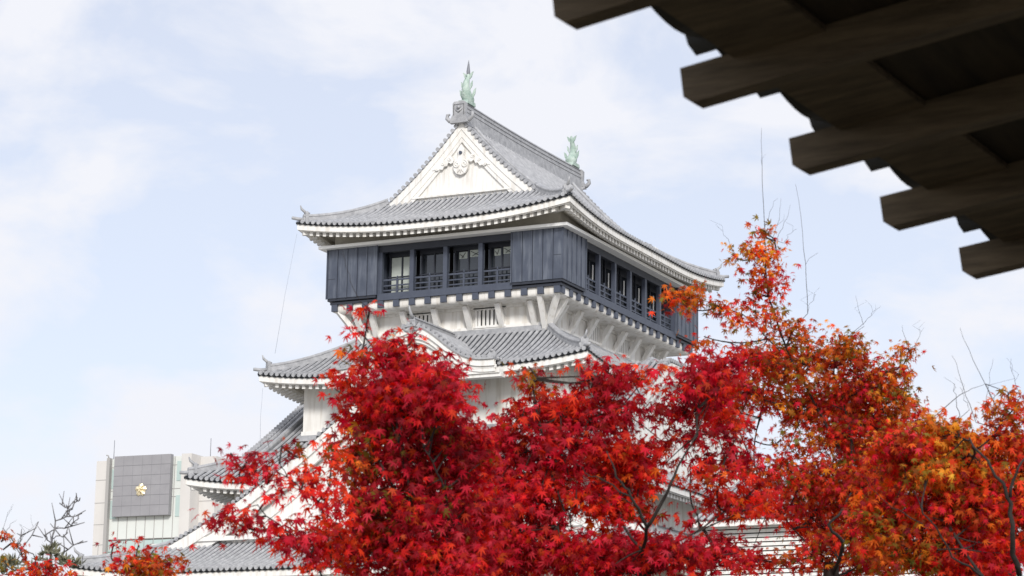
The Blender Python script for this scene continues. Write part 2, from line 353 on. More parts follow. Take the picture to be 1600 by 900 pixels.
def gable(roof, prof, half, cen, out_dir, steps, tymp_base, tymp_depth, parent, pend=1.0, descend=True, name='gable'):
    """prof(u) -> z of the tiled edge at lateral u; cen = point of the gable plane at u=0 (z ignored); out_dir = outward unit vector"""
    o = np.array(out_dir, float); lat = np.array((-o[1], o[0], 0.)); cen = np.array((cen[0], cen[1], 0.))
    F = lambda u, dout, dz: cen+lat*u+o*dout+np.array((0, 0, prof(abs(u))+dz))
    # tympanum
    b = MB(); n = 24
    us = np.linspace(-half, half, 2*n+1)
    zt = [max(prof(abs(u))-steps[-1][3]+.1, tymp_base) for u in us]
    rows = [[cen+lat*u+o*-tymp_depth+np.array((0, 0, tymp_base-.4)), cen+lat*u+o*-tymp_depth+np.array((0, 0, z))] for u, z in zip(us, zt)]
    b.grid(rows); rows2 = [[p-o*.3 for p in r] for r in rows]; b.grid(rows2)
    g_ = b.build('gable_wall', M['trim'], parent)
    bb = MB()
    for (o0, o1, dz0, dz1) in steps:
        for sg in (1, -1):
            rows = []
            for i in range(n+1):
                u = sg*half*i/n; f = 1+.25*(i/n)**2
                rows.append([F(u, o0, -dz0), F(u, o1, -dz0), F(u, o1, -dz1*f), F(u, o0, -dz1*f), F(u, o0, -dz0)])
            bb.grid(rows)
            e = rows[-1]; bb.add(e[:4], [(0, 1, 2, 3)])
    bb.build('barge_board', M['trim'], parent)
    v = MB()
    for sg in (1, -1):
        pts = spaced(lambda u: F(u, .22, .05), sg*.12, sg*half, .30)
        verge_rolls(v, pts, o)
        v.sweep([F(sg*half*i/n, -.12, .0) for i in range(n+1)], [(-.30, -.10), (-.30, .02), (.26, .02), (.26, -.10)], lat=o*1.0)
    v.build('verge_tiles', M['tile_dark'], parent)
    if descend:
        for sg in (1, -1):
            d = MB(); pts = [F(sg*(.25+(half-.2-.25)*i/n), -.95, .02) for i in range(n+1)]
            d.sweep(pts, [(-.15, -.1), (-.15, .17), (-.09, .27), (.09, .27), (.15, .17), (.15, -.1)], lat=o)
            e = F(sg*(half-.05), -.95, .12)
            d.prism([(-.22, -.1), (.22, -.1), (.26, .22), (.12, .42), (-.12, .42), (-.26, .22)], e, o, (0, 0, 1), lat*sg*-.14)
            d.build('descending_ridge', M['tile_dark'], parent)
    return F, g_, lat, o

def pendant(F, zb, lat, o, parent, s=1.0, dist=-.0):
    """carved gable pendant: a heart with two scrolls and a pair of cloud wings"""
    c = F(0, dist, 0)*1.0; c[2] = zb; z = np.array((0, 0, 1.)); b = MB()
    heart = [(0, -.62), (.28, -.52), (.46, -.28), (.50, 0), (.42, .22), (.22, .30), (.16, .55), (.22, .95), (0, 1.25), (-.22, .95), (-.16, .55), (-.22, .30), (-.42, .22), (-.50, 0), (-.46, -.28), (-.28, -.52)]
    b.prism([(u*s, v*s) for u, v in heart], c, lat, z, o*.13)
    for sg in (1, -1):
        b.tube(spiral(c+o*.14+lat*sg*.25*s+z*.02*s, .22*s, .04*s, PI/2, sg*-1.5, lat, z), .055*s, 6)
    for k in (-1, 0, 1):
        b.tube([c+o*.13+z*-.1*s, c+o*.15+lat*k*.1*s+z*-.32*s, c+o*.13+lat*k*.2*s+z*-.50*s], [.02, .045*s, .02], 5)
    p = b.build('gable_pendant', M['trim'], castle)
    d = MB(); d.tube([c+o*.12+z*.72*s, c+o*.22+z*.72*s], .10*s, 10, smooth=False); d.build('round_boss', M['post'], p)
    for sg in (1, -1):
        wv = MB()
        wing = [(.50, .18), (.62, .44), (.78, .52), (.95, .42), (1.05, .22), (1.22, .28), (1.36, .14), (1.42, -.04), (1.60, .0), (1.78, -.12), (1.92, -.30), (1.66, -.26), (1.52, -.36), (1.40, -.26), (1.24, -.30), (1.10, -.10), (.94, -.10), (.84, .10), (.68, .0), (.56, .04)]
        pl = [(sg*u*s, v*s) for u, v in wing]
        if sg < 0: pl = pl[::-1]
        wv.prism(pl, c+z*.12*s, lat, z, o*.10)
        for (u, v, r_) in ((.76, .42, .13), (1.2, .17, .11), (1.6, -.12, .10)):
            wv.tube(spiral(c+o*.11+lat*sg*u*s+z*v*s, r_*s, .02*s, 0, sg*1.3, lat, z, 14), .035*s, 5)
        wv.build('scroll_wing', M['trim'], parent)

def onigawara(c, o, s, parent, name='ridge_end_tile'):
    s = s*.9
    o = np.array(o, float); lat = np.array((-o[1], o[0], 0.)); z = np.array((0, 0, 1.)); c = np.array(c, float); b = MB()
    b.prism([(u*s, v*s) for u, v in [(-.62, -.25), (.62, -.25), (.50, .15), (.42, .30), (.44, .95), (.34, 1.08), (-.34, 1.08), (-.44, .95), (-.42, .30), (-.50, .15)]], c, lat, z, o*.28*s)
    b.sweep([c+o*.28*s+lat*u*s+z*v*s for u, v in [(-.34, .25), (-.34, .92), (.34, .92), (.34, .25)]], [(-.05*s, -.03*s), (.05*s, -.03*s), (.05*s, .04*s), (-.05*s, .04*s)], lat=o)
    b.tube([c+o*.30*s+z*.55*s+lat*-.2*s, c+o*.34*s+z*.42*s, c+o*.30*s+z*.62*s+lat*.22*s], .05*s, 5)
    b.tube([c+o*.28*s+z*.70*s, c+o*.40*s+z*.70*s], .11*s, 8)
    for sg in (1, -1):
        b.tube([c+o*.12+lat*sg*.35*s+z*-.1*s, c+o*.12+lat*sg*.68*s+z*-.05*s, c+o*.12+lat*sg*.86*s+z*.12*s, c+o*.12+lat*sg*.84*s+z*.32*s, c+o*.12+lat*sg*.68*s+z*.34*s], [.15*s, .15*s, .13*s, .11*s, .06*s], 7)
    return b.build(name, M['tile_dark'], parent)

def fish(c, inward, s, parent, spike=True):
    """temple fish: head down on the ridge, body rising, forked tail on top"""
    i_ = np.array(inward, float); lat = np.array((-i_[1], i_[0], 0.)); z = np.array((0, 0, 1.)); c = np.array(c, float); b = MB()
    spine = [(.42, .10, .30, .26), (.28, .22, .40, .33), (.08, .40, .38, .36), (-.06, .66, .31, .30), (-.10, .95, .25, .24), (-.05, 1.22, .21, .18), (.06, 1.46, .17, .13), (.16, 1.68, .12, .09), (.22, 1.86, .06, .05)]
    n = 12; vs = []; par_ = parent; parent = castle
    for k, (f_, h_, rw, rd) in enumerate(spine):
        a = np.array(spine[min(k+1, 8)][:2])-np.array(spine[max(k-1, 0)][:2]); a = a/np.linalg.norm(a)
        nrm = i_*a[1]-z*a[0]
        wob = 1+.07*(k % 2)
        for j in range(n):
            t = 2*PI*j/n; vs.append(c+s*(i_*f_+z*h_+lat*math.cos(t)*rw*.78*wob+nrm*math.sin(t)*rd*wob))
    b.add(vs, [(k*n+j, k*n+(j+1) % n, (k+1)*n+(j+1) % n, (k+1)*n+j) for k in range(8) for j in range(n)]+[tuple(range(n-1, -1, -1)), tuple(8*n+j for j in range(n))], True)
    base = [(-.42, -.05), (.55, -.05), (.50, .16), (-.36, .16)]
    b.prism([(u*s, v*s) for u, v in base], c-lat*.30*s, i_, z, lat*.60*s)
    f = b.build('fish_ornament', M['copper'], parent)
    fn = MB()
    for sg in (1, -1):      # breast fins, side fins
        fn.prism([(0, 0), (.16, .30), (.20, .62), (.06, .50), (-.02, .30)], c+s*(i_*.12+z*.30+lat*sg*.30), lat*sg*s, z*s, i_*.05*s)
        fn.prism([(0, 0), (.14, .22), (.15, .50), (.02, .36)], c+s*(z*.82+lat*sg*.20), lat*sg*s, z*s, i_*.05*s)
        fn.prism([(0, 0), (.16, .16), (.26, .46), (.14, .40), (.02, .30)], c+s*(i_*.12+z*1.42+lat*sg*.06), lat*sg*s, z*s, i_*.06*s)
    for k in range(7):      # back spines
        zz = .35+k*.19; ff = -.28 if k < 1 else -.36+.05*k
        fn.prism([(0, 0), (-.16, .12), (-.02, .18)], c+s*(i_*(ff+.08)+z*zz)-lat*.02, i_*s, z*s, lat*.04)
    fn.build('fin', M['copper'], f)
    if spike:
        sp = MB(); sp.tube([c+s*(i_*.18+z*1.6), c+s*(i_*.20+z*1.95+lat*.02), c+s*(i_*.12+z*2.3+lat*-.03), c+s*(i_*.05+z*2.52+lat*-.07)], [.10*s, .10*s, .05*s, .012], 6)
        sp.build('tail_blade', M['lead'], f)
    return f

# --- top roof gables (front, back), ridge, ornaments
z1 = lambda u: R1.z0+R1.h(R1.ax-u)
for o_ in ((0, -1, 0), (0, 1, 0)):
    F, gw, lat, o3 = gable(R1, z1, 5.35, (0, o_[1]*7.38), o_, [(.15, .0, .10, .50), (.10, -.06, .495, .92), (.06, -.12, .915, 1.20)], 34.7, .06, R1.ro)
    pendant(F, 36.55, lat, o3, R1.ro, .92, .035)
    onigawara((0, o_[1]*7.62, 39.05), o_, 1.0, R1.ro)
    fish((0, o_[1]*7.0, 40.08), (0, -o_[1], 0), 1.0 if o_[1] < 0 else .98, R1.ro, spike=o_[1] < 0)
rg = MB()
prof = [(-.34, -.3), (-.34, .18), (-.28, .18), (-.28, .38), (-.31, .38), (-.31, .44), (-.25, .44), (-.25, .62), (-.29, .62), (-.29, .68), (-.22, .68), (-.22, .84), (-.27, .86), (-.12, 1.02), (.12, 1.02), (.27, .86), (.22, .84), (.22, .68), (.29, .68), (.29, .62), (.25, .62), (.25, .44), (.31, .44), (.31, .38), (.28, .38), (.28, .18), (.34, .18), (.34, -.3)]
rg.sweep([(0, y, 39.0+.10*(abs(y)/7.6)**2) for y in np.linspace(-7.65, 7.65, 15)], prof); rg.build('main_ridge', M['tile_dark'], R1.ro)
for sy in (-1, 1):
    tb = MB(); tb.box(-3.0, 3.0, sy*7.42-.05, sy*7.42+.05, 34.92, 35.02); tb.build('gable_sill', M['trim'], R1.ro)

# --- curved (karahafu) gable on the second roof, front
def bell(u): return 24.74+2.0*(.5*(1+math.cos(PI*min(abs(u)/4.5, 1))))**1.5
ks = MB(); xs = np.linspace(-4.75, 4.75, 49)
ks.grid([[(x, y, bell(x)) for x in xs] for y in (-12.55, -11.5, -10.5, -9.5, -8.6, -7.9)], True)
ks_o = ks.build('curved_gable_roof', M['tile_pan'], R2.ro)
kr = MB()
for k in range(12):
    y = -12.1+k*.37
    kr.tube([(x, y, bell(x)+.02) for x in xs], .085, 6)
verge_rolls(kr, [p for sg in (1, -1) for p in spaced(lambda u: np.array((u, -12.75, bell(u)+.03)), sg*.15, sg*4.7, .30)], (0, -1, 0), .12, .4)
kr.sweep([(x, -12.5, bell(x)) for x in xs], [(-.28, -.09), (-.28, .01), (.2, .01), (.2, -.09)], lat=(0, 1, 0))
kr.build('curved_verge_tiles', M['tile'], R2.ro)
kb = MB()
for (y0, y1, a_, b_) in ((-12.68, -12.5, .10, .42), (-12.56, -12.36, .38, .70), (-12.44, -12.25, .66, .88)):
    kb.grid([[(x, y0, bell(x)-a_), (x, y1, bell(x)-a_), (x, y1, max(bell(x)-b_, 24.0)), (x, y0, max(bell(x)-b_, 24.0)), (x, y0, bell(x)-a_)] for x in xs])
kb.grid([[(x, -12.28, 24.0), (x, -12.28, max(24.02, bell(x)-.7))] for x in xs])
kb.box(-4.95, 4.95, -12.50, -12.0, 23.98, 24.22); kb.box(-4.80, 4.80, -12.58, -12.45, 24.22, 24.40); kb.box(-5.0, 5.0, -12.40, -11.9, 23.80, 23.99)
kb.build('curved_barge_board', M['trim'], R2.ro)
kg = MB(); kg.sweep([(0, y, 26.72) for y in np.linspace(-12.6, -7.8, 6)], [(-.2, -.1), (-.2, .22), (-.13, .22), (-.13, .36), (-.17, .36), (-.08, .48), (.08, .48), (.17, .36), (.13, .36), (.13, .22), (.2, .22), (.2, -.1)])
kg.tube([(0, -12.5, 27.1), (0, -12.75, 27.25), (0, -12.95, 27.5), (-.02, -12.98, 27.72)], [.1, .1, .07, .02], 6)
kg.build('curved_gable_ridge', M['tile_dark'], R2.ro)
onigawara((0, -12.6, 26.5), (0, -1, 0), .55, R2.ro)
for sg in (1, -1):
    fm = MB(); fm.prism([(-.2, 0), (.2, 0), (.22, .2), (.1, .36), (-.1, .36), (-.22, .2)], (sg*4.55, -12.55, 24.75), (1, 0, 0), (0, 0, 1), (0, .15, 0)); fm.tube([(sg*4.55, -12.6, 25.1), (sg*4.55, -12.4, 25.16)], .08, 6)
    fm.build('gable_end_tile', M['tile_dark'], R2.ro)

# --- big front gable standing on the lowest roof
z4 = lambda u: 23.85-.86*u+.0162*u*u
bg = MB(); xs = np.linspace(-13.9, 13.9, 61)
bg.grid([[(x, y, z4(abs(x))) for x in xs] for y in (-15.35, -14, -12.5, -10.2)])
bgo = bg.build('big_gable_roof', M['tile_pan'], castle)
bgo['label'] = 'large triangular front gable over the lowest roof'
for sg in (1, -1):
    rb = MB()
    for k in range(13): rb.tube([(sg*x, -15.0+k*.37, z4(x)+.02) for x in np.linspace(.2, 13.9, 12)], .085, 6)
    rb.build('roll_tile_rows', M['tile'], bgo)
F, gw, lat, o3 = gable(None, z4, 13.9, (0, -15.1), (0, -1, 0), [(.20, .04, .10, .62), (.06, -.10, .58, 1.20)], 15.75, .30, bgo)
pendant(F, 21.6, lat, o3, bgo, 1.3, .06)
onigawara((0, -15.3, 23.5), (0, -1, 0), .8, bgo)
fish((0, -14.9, 24.3), (0, 1, 0), .95, bgo, spike=False)
rg = MB(); rg.sweep([(0, y, 23.6) for y in np.linspace(-15.3, -10, 5)], [(x*.8, z*.7) for x, z in prof]); rg.build('gable_ridge', M['tile_dark'], bgo)
gs = MB(); gs.box(-11.0, 11.0, -15.26, -15.05, 15.72, 15.95); gs.build('gable_sill', M['trim'], bgo)
# inner frame line on the tympanum
gi = MB()
for sg in (1, -1): gi.sweep([(sg*x, -14.83, z4(x)-1.95) for x in np.linspace(0, 7.4, 12)], [(-.06, -.05), (-.06, .05), (.06, .05), (.06, -.05)], lat=(0, 1, 0))
gi.build('gable_moulding', M['trim'], bgo)

# --- side gables of the third roof
z3 = lambda u: R3.z0+R3.h(14.7-u)
for o_ in ((1, 0, 0), (-1, 0, 0)):
    zz = lambda u: R3.z0+R3.h(14.7-3.5-u)
    def F3(): pass
    # the two slopes meet on a ridge line at y = -3.5 in front; mirror behind
for o_ in ((1, 0, 0), (-1, 0, 0)):
    prof3 = lambda u: R3.z0+R3.h(14.7-max(u, 3.5))
    F, gw, lat, o3 = gable(None, prof3, 13.0, (o_[0]*10.35, 0), o_, [(.20, .04, .10, .55), (.06, -.10, .50, 1.05)], 19.5, .30, R3.ro)
    rg = MB(); rg.sweep([(o_[0]*x, -3.5, 25.2) for x in (7.0, 10.4)], [(x*.8, z*.6) for x, z in prof]); rg.build('side_ridge', M['tile_dark'], R3.ro)

# --- rafters: the hundred that show largest one by one, the rest together
def near(it): c = np.mean(it[2], axis=0); return np.linalg.norm(c-CP)+(0 if it[1] in 'FR' else 500)+(0 if c[2] > 31 else (30 if c[2] > 23 else 200))
RAFTERS.sort(key=near)
for ro, side, pts in RAFTERS[:100]:
    b = MB(); b.hexa(pts); b.build('rafter', M['trim'], ro)
for R in (R1, R2, R3, R4):
    b = MB(); k = 0
    for ro, side, pts in RAFTERS[100:]:
        if ro is R.ro: b.hexa(pts); k += 1
    if k: tag(b.build('rafter', M['trim'], R.ro), kind='stuff')

# --- top floor box
def panel_block(x0, x1, y0, y1, faces):
    b = MB(); b.box(x0, x1, y0, y1, 29.30, 32.0)
    for f in faces:
        if f in ('F', 'B'):
            n = max(2, round((x1-x0)/.56)); y = y0 if f == 'F' else y1; s = -1 if f == 'F' else 1
            for i in range(n+1):
                x = x0+(x1-x0)*i/n; b.box(x-.028, x+.028, min(y-s*.01, y+s*.045), max(y-s*.01, y+s*.045), 29.28, 31.995)
        else:
            n = max(2, round((y1-y0)/.56)); x = x1 if f == 'R' else x0; s = 1 if f == 'R' else -1
            for i in range(n+1):
                y = y0+(y1-y0)*i/n; b.box(min(x-s*.01, x+s*.045), max(x-s*.01, x+s*.045), y-.028, y+.028, 29.277, 31.99)
    o = b.build('corner_panel', M['metal'], castle)
    s_ = MB(); s_.box(x0+.04, x1-.04, y0+.04, y1-.04, 29.16, 29.30); s_.build('panel_underside', M['metal_dark'], o)
    j = MB()
    if 'F' in faces:
        n = max(2, round((x1-x0)/.56))
        for i in range(n):
            x = x0+(x1-x0)*i/n; j.box(x+.03, x+.055, y0-.004, y0+.01, 29.32, 31.98)
        for i, z in ((0, 30.35), ) if x0 < 0 else ((4, 30.55), ):
            x = x0+(x1-x0)*i/max(2, round((x1-x0)/.56)); j.box(x+.03, x+.50, y0-.006, y0+.01, z, z+.03)
        j.build('panel_seam', M['metal_dark'], o)
    return o
panel_block(-7, -3.95, -9.43, -6.5, 'FL'); panel_block(4.05, 7, -9.43, -6.5, 'FR'); panel_block(4.05, 7, 6.4, 9.43, 'BR'); panel_block(-7, -3.95, 6.4, 9.43, 'BL')
core = MB(); core.box(-6.0, 6.0, -7.9, 7.9, 29.0, 32.1); core.build('inner_room', M['dark'], castle)
led = MB(); led.box(-7.38, 7.38, -9.80, 9.80, 32.0, 32.16); led.build('white_ledge', M['white_metal'], castle)
led = MB(); led.box(-7.10, 7.10, -9.52, 9.52, 32.16, 32.24); led.build('ledge_dark_strip', M['metal_dark'], castle)  # thin dark slab along the top of the ledge
fl = MB(); fl.box(-6.85, 6.85, -9.28, 9.28, 28.98, 29.12); fl.build('balcony_floor', M['metal_dark'], castle)
sill = MB()
sill.box(-3.95, 4.05, -9.30, -9.02, 28.99, 29.36); sill.box(-3.95, 4.05, 9.02, 9.30, 28.99, 29.36)
sill.box(6.59, 6.87, -6.5, 6.4, 28.99, 29.36); sill.box(-6.87, -6.59, -6.5, 6.4, 28.99, 29.36)
sill.build('sill_beam', M['post'], castle)
hd = MB(); hd.box(-3.95, 4.05, -9.28, -9.02, 31.62, 31.99); hd.box(6.59, 6.85, -6.5, 6.4, 31.62, 32.0); hd.box(-6.85, -6.59, -6.5, 6.4, 31.62, 32.0)
hd.build('header_beam', M['metal_dark'], castle)  # darker metal puts the shade below the ledge into the header colour
wb = MB(); wb.box(-7.34, 7.34, -9.76, 9.76, 31.985, 31.999)
def bay(a, b_, plane, axis, blind=False):
    """window bay between posts a and b_: railing, glass, frame"""
    s = -1 if axis == 'y' else 1
    def bx(mb, u0, u1, p0, p1, z0, z1):
        p0, p1 = plane+s*p0, plane+s*p1
        lo, hi = min(p0, p1), max(p0, p1)
        if axis == 'y': mb.box(u0, u1, lo, hi, z0, z1)
        else: mb.box(lo, hi, u0, u1, z0, z1)
    r = MB(); m_ = (a+b_)/2
    for z, hh in ((29.52, .07), (29.78, .07), (30.08, .09)): bx(r, a, b_, -.02, -.09, z, z+hh)
    bx(r, m_-.05, m_+.05, -.005, -.105, 29.36, 30.14)
    bx(r, m_-.03, m_+.03, -.02, -.08, 30.14, 30.32)
    r.build('railing', M['post'], castle)
    q = MB(); bx(q, a, b_, -.60, -.62, 29.3, 31.9); wo = q.build('window_pane', M['glass'], castle)
    f = MB()
    for u in (a+.12, m_, b_-.12): bx(f, u-.035, u+.035, -.54, -.599, 29.3, 31.9)
    bx(f, a, b_, -.545, -.598, 30.35, 30.41); bx(f, a, b_, -.545, -.598, 31.50, 31.9)
    f.build('window_frame', M['metal_dark'], wo)
    if blind:
        k = MB(); bx(k, a+.20, m_-.06, -.60, -.585, 29.3, 31.45); bx(k, m_+.06, b_-.42, -.60, -.585, 29.3, 31.45); k.build('pale_blind', M['blind'], wo)
    if axis == 'y' and a > 0:      # pale patches on the panes paint in a bright reflection, dark bars its pattern
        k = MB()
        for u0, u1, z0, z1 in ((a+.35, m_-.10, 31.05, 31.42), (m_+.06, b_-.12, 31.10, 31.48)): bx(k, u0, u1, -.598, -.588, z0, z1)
        k.build('painted_reflection', M['blind'], wo)
        k = MB()
        for u0, u1, z0, z1 in ((a+.5, m_-.2, 31.08, 31.38), (m_+.1, b_-.3, 31.42, 31.14), (m_+.2, b_-.2, 31.16, 31.4), (a+.4, m_-.3, 31.3, 31.12)):
            P0 = plane+s*-.585; k.bar((u0, P0, z0), (u1, P0, z1), .008, .035)
        k.build('reflection_pattern', M['dark'], wo)
    if axis == 'x':
        k = MB(); bx(k, a+.42, a+.52, -.50, -.53, 30.3, 31.25); k.build('pale_strip', M['trim'], wo)  # thin pale upright strip in front of the pane
fp = [-3.84, -1.93, .07, 2.15, 4.0]
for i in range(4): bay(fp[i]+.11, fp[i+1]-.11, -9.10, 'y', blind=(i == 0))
rp = list(np.linspace(-6.45, 6.3, 7))
for i in range(6): bay(rp[i]+.10, rp[i+1]-.10, 6.68, 'x')
for x in fp[:-1]:
    b = MB(); b.box(x-.12, x+.12, -9.26, -9.04, 29.36, 31.62); b.build('post', M['post'], castle)
for y in rp:
    b = MB(); b.box(6.62, 6.84, y-.11, y+.11, 29.36, 31.62); b.build('post', M['post'], castle)

# joists, coving and braces under the overhang
cv = MB()
def cove(pts_out, pts_in): pass
def arc(k, out_, inn):      # quarter cove profile from the sill down to the wall
    return ((.14, 28.98), (.14, 28.72), (.17, 28.62), (.26, 28.54), (.50, 28.50), (.9, 28.50), (1.38, 28.50))[k]
for side in 'FRBL':
    hx, hy = 6.85, 9.28
    rows = []
    for k in range(7):
        ox, z = arc(k, 0, 1.36)
        if side == 'F': rows.append([(-hx+ox, -hy+ox, z), (hx-ox, -hy+ox, z)])
        if side == 'B': rows.append([(-hx+ox, hy-ox, z), (hx-ox, hy-ox, z)])
        if side == 'R': rows.append([(hx-ox, -hy+ox, z), (hx-ox, hy-ox, z)])
        if side == 'L': rows.append([(-hx+ox, -hy+ox, z), (-hx+ox, hy-ox, z)])
    cv.grid(rows, True)
cv.build('cove', M['plaster'], castle)
bm_ = MB()
bm_.box(-5.50, 5.50, -7.97, 7.97, 28.36, 28.55); bm_.build('wall_plate', M['trim'], castle)
def joist(x0, x1, y0, y1, ends):
    b = MB(); b.box(x0, x1, y0, y1, 28.60, 28.975); j = b.build('joist', M['trim'], castle)
    e = MB(); e.box(*ends, 28.62, 28.985); e.build('joist_end', M['post'], j)
def brace(p, q, wd=.26):
    b = MB(); b.bar(p, q, wd, .26, up=(0, 0, 1) if abs(p[0]-q[0])+abs(p[1]-q[1]) > .01 else (0, 1, 0)); b.build('brace', M['trim'], castle)
jx = np.linspace(-6.6, 6.6, 15)
for i, x in enumerate(jx):
    joist(x-.15, x+.15, -9.12, -7.8, (x-.17, x+.17, -9.27, -9.10))
    if i % 2 == 0 and abs(x) < 6: brace((x, -7.82, 27.35), (x, -8.52, 28.50), .30)
jy = np.linspace(-8.9, 8.9, 19)
for i, y in enumerate(jy):
    joist(5.3, 6.70, y-.15, y+.15, (6.68, 6.84, y-.17, y+.17))
    if i % 2 == 0 and abs(y) < 8.5: brace((5.37, y, 27.35), (6.08, y, 28.50), .33)
for sx in (1, -1):
    brace((sx*5.4, -7.85, 26.9), (sx*6.5, -8.95, 28.66), .30); brace((sx*5.35, -7.85, 26.9), (sx*5.5, -9.0, 28.62)); brace((sx*5.4, -7.8, 26.9), (sx*6.55, -7.9, 28.62))

# barred windows in the fourth storey wall
def barred(c, axis):
    w_ = .80
    f = MB(); s = -1 if axis == 'y' else 1
    z0, z1_ = BZ
    def bx(mb, u0, u1, p0, p1, a, b_):
        P0 = (-7.85 if axis == 'y' else 5.4)+s*p0; P1 = (-7.85 if axis == 'y' else 5.4)+s*p1; lo, hi = min(P0, P1), max(P0, P1)
        if axis == 'y': mb.box(u0, u1, lo, hi, a, b_)
        else: mb.box(lo, hi, u0, u1, a, b_)
    q = MB(); bx(q, c-w_, c+w_, .0, .012, z0, z1_); wo = q.build('barred_window', M['dark'], castle)
    for u in (c-w_, c+w_): bx(f, u-.07, u+.07, 0, .09, z0-.0, z1_)
    bx(f, c-w_-.15, c+w_+.15, 0, .12, z1_, z1_+.13); bx(f, c-w_-.15, c+w_+.15, 0, .12, z0-.12, z0)
    for k in range(6):
        u = c-w_+.07+(2*w_-.14)*(k+.5)/6; bx(f, u-.075, u+.075, .02, .07, z0, z1_)
    f.build('window_bars', M['trim'], wo)
BZ = (27.62, 28.50)
BZ = (27.46, 28.30)
for c in (2.10, -2.10): barred(c, 'y')
for c in (-2.0, 2.1, 6.0): barred(c, 'x')

# lightning wires hanging from the left roof corners
for a, b_ in (((-8.1, -10.9, 32.7), (-8.9, -11.4, 26.1)), ((-9.4, -11.7, 24.2), (-9.44, -11.7, 21.2))):
    m_ = MB(); m_.tube([a, ((a[0]+b_[0])/2-.05, (a[1]+b_[1])/2, (a[2]+b_[2])/2), b_], .008, 5); m_.build('lightning_wire', M['wire'], castle)
# lower side building with white louvred front, right of the keep
wg = tag(empty('side_turret', (21.5, -9, 0)), 'low white side turret with horizontally slatted front right of the keep', 'turret')
b = MB(); b.box(16.7, 28, -13.9, -3, 0, 15.9); b.build('wall', M['dark'], wg)
b = MB(); z = 11.0
while z < 15.8:
    b.box(16.6, 28.1, -14.02, -13.895, z, z+.15); z += .21
b.build('slatted_front', M['trim'], wg)
b = MB(); b.box(16.55, 16.69, -13.95, -3, 0, 15.9); b.build('side_wall', M['plaster'], wg)
zw = lambda y: 15.75+(y+14.8)*.42
b = MB(); ys_ = np.linspace(-14.8, -8.5, 8); b.grid([[(x, y, zw(y)) for x in (16.2, 28.6)] for y in ys_]); b.grid([[(x, -17-y, zw(y)) for x in (16.2, 28.6)] for y in ys_]); wr = b.build('tiled_roof', M['tile_pan'], wg)
b = MB()
for k in range(36): b.tube([(16.4+k*.335, y, zw(y)+.03) for y in ys_], .10, 6)
b.build('roll_tile_rows', M['tile'], wr)
b = MB(); b.box(16.3, 28.5, -14.75, -14.6, 15.45, 15.72); b.build('fascia', M['trim'], wr)
# stone base
sb = tag(empty('stone_rampart', (0, 0, 0)), 'battered grey stone rampart under the white castle keep', 'rampart')
b = MB(); b.hexa([(-19, -22, 0), (19, -22, 0), (19, 22, 0), (-19, 22, 0), (-14, -16.5, 8.3), (14, -16.5, 8.3), (14, 16.5, 8.3), (-14, 16.5, 8.3)]); b.build('stone_wall', M['stone'], sb)

# ================================================================== OFFICE TOWER
OD = 250
oc = at(225, 712, OD)
off = tag(empty('office_building', (float(oc[0]), float(oc[1]), 0)), 'pale concrete office block with gold flower emblem left of the castle', 'office building')
off.rotation_euler = (0, 0, math.radians(3.0))
def opart(mb, name, m, parent=None):
    o = mb.build(name, M[m]); o.parent = parent or off; return o
S_ = OD/CF          # metres per photo pixel there
K = 1.0/math.cos(CYAW+math.radians(3))
def ox(px): return (px-225)*S_*K+((px-225)*S_*K)*.01
def oz(py): return oc[2]+(712-py)*S_*1.03
top = oz(714)
b = MB(); b.box(ox(147), ox(165), 0, 9, 0, top-.2); b.box(ox(166), ox(291), .5, 9, 0, top); opart(b, 'tower_wall', 'concrete')
b = MB(); b.box(ox(289), ox(305), -.25, 2.4, 0, top+.1); b.box(ox(305), ox(330), 1.6, 9.5, 0, top); b.box(ox(330), ox(349), 3.0, 10.5, 0, top-.25); opart(b, 'stair_wall', 'concrete')
b = MB(); b.box(ox(165), ox(170), -.15, .6, 0, top+.05); opart(b, 'corner_mullion', 'concrete_joint')
b = MB()
for z in (oz(747), oz(782), oz(815), oz(846)):
    b.box(ox(147)-.01, ox(165)+.005, -.015, .02, z, z+.07); b.box(ox(305), ox(349)-.9, 1.58, 1.62, z, z+.07)
b.box(ox(156), ox(156)+.06, -.015, .02, 0, oz(846)); opart(b, 'wall_joint', 'concrete_joint')
b = MB(); b.box(ox(170), ox(289), .30, .48, oz(838), top-.02); opart(b, 'spandrel_panel', 'spandrel')
b = MB()
for k in range(9):
    x = ox(170)+(ox(289)-ox(170))*k/8; b.box(x-.03, x+.03, .26, .31, 0, top-.05)
for z in (oz(728), oz(764), oz(776), oz(838), oz(855)): b.box(ox(170), ox(289), .265, .312, z, z+.06)
opart(b, 'facade_joint', 'concrete_joint')
for (a, c, z0_, z1_) in ((171, 181, 760, 730), (278, 288, 752, 722), (171, 181, 806, 778), (278, 288, 806, 774)):
    b = MB(); b.box(ox(a), ox(c), .24, .30, oz(z0_), oz(z1_)); opart(b, 'window', 'office_glass')
for k in range(8):
    x0_ = ox(170)+(ox(289)-ox(170))*k/8+.05; x1_ = ox(170)+(ox(289)-ox(170))*(k+1)/8-.05
    for z0_, z1_ in ((oz(856), oz(840)), (oz(900), oz(857))):
        b = MB(); b.box(x0_, x1_, .24, .30, z0_, z1_); opart(b, 'window', 'office_glass')
b = MB(); b.box(ox(179.5), ox(272), -.35, .20, oz(804), oz(712)); gp = opart(b, 'grey_panel', 'panel_grey')
b = MB()
for k in range(1, 6):
    z = oz(712)+(oz(804)-oz(712))*k/6; b.box(ox(179.5), ox(272), -.356, -.34, z, z+.045)
for k in range(1, 6):
    x = ox(179.5)+(ox(272)-ox(179.5))*k/6; b.box(x, x+.02, -.354, -.34, oz(804), oz(712))
o = b.build('panel_joint', M['joint']); o.parent = gp
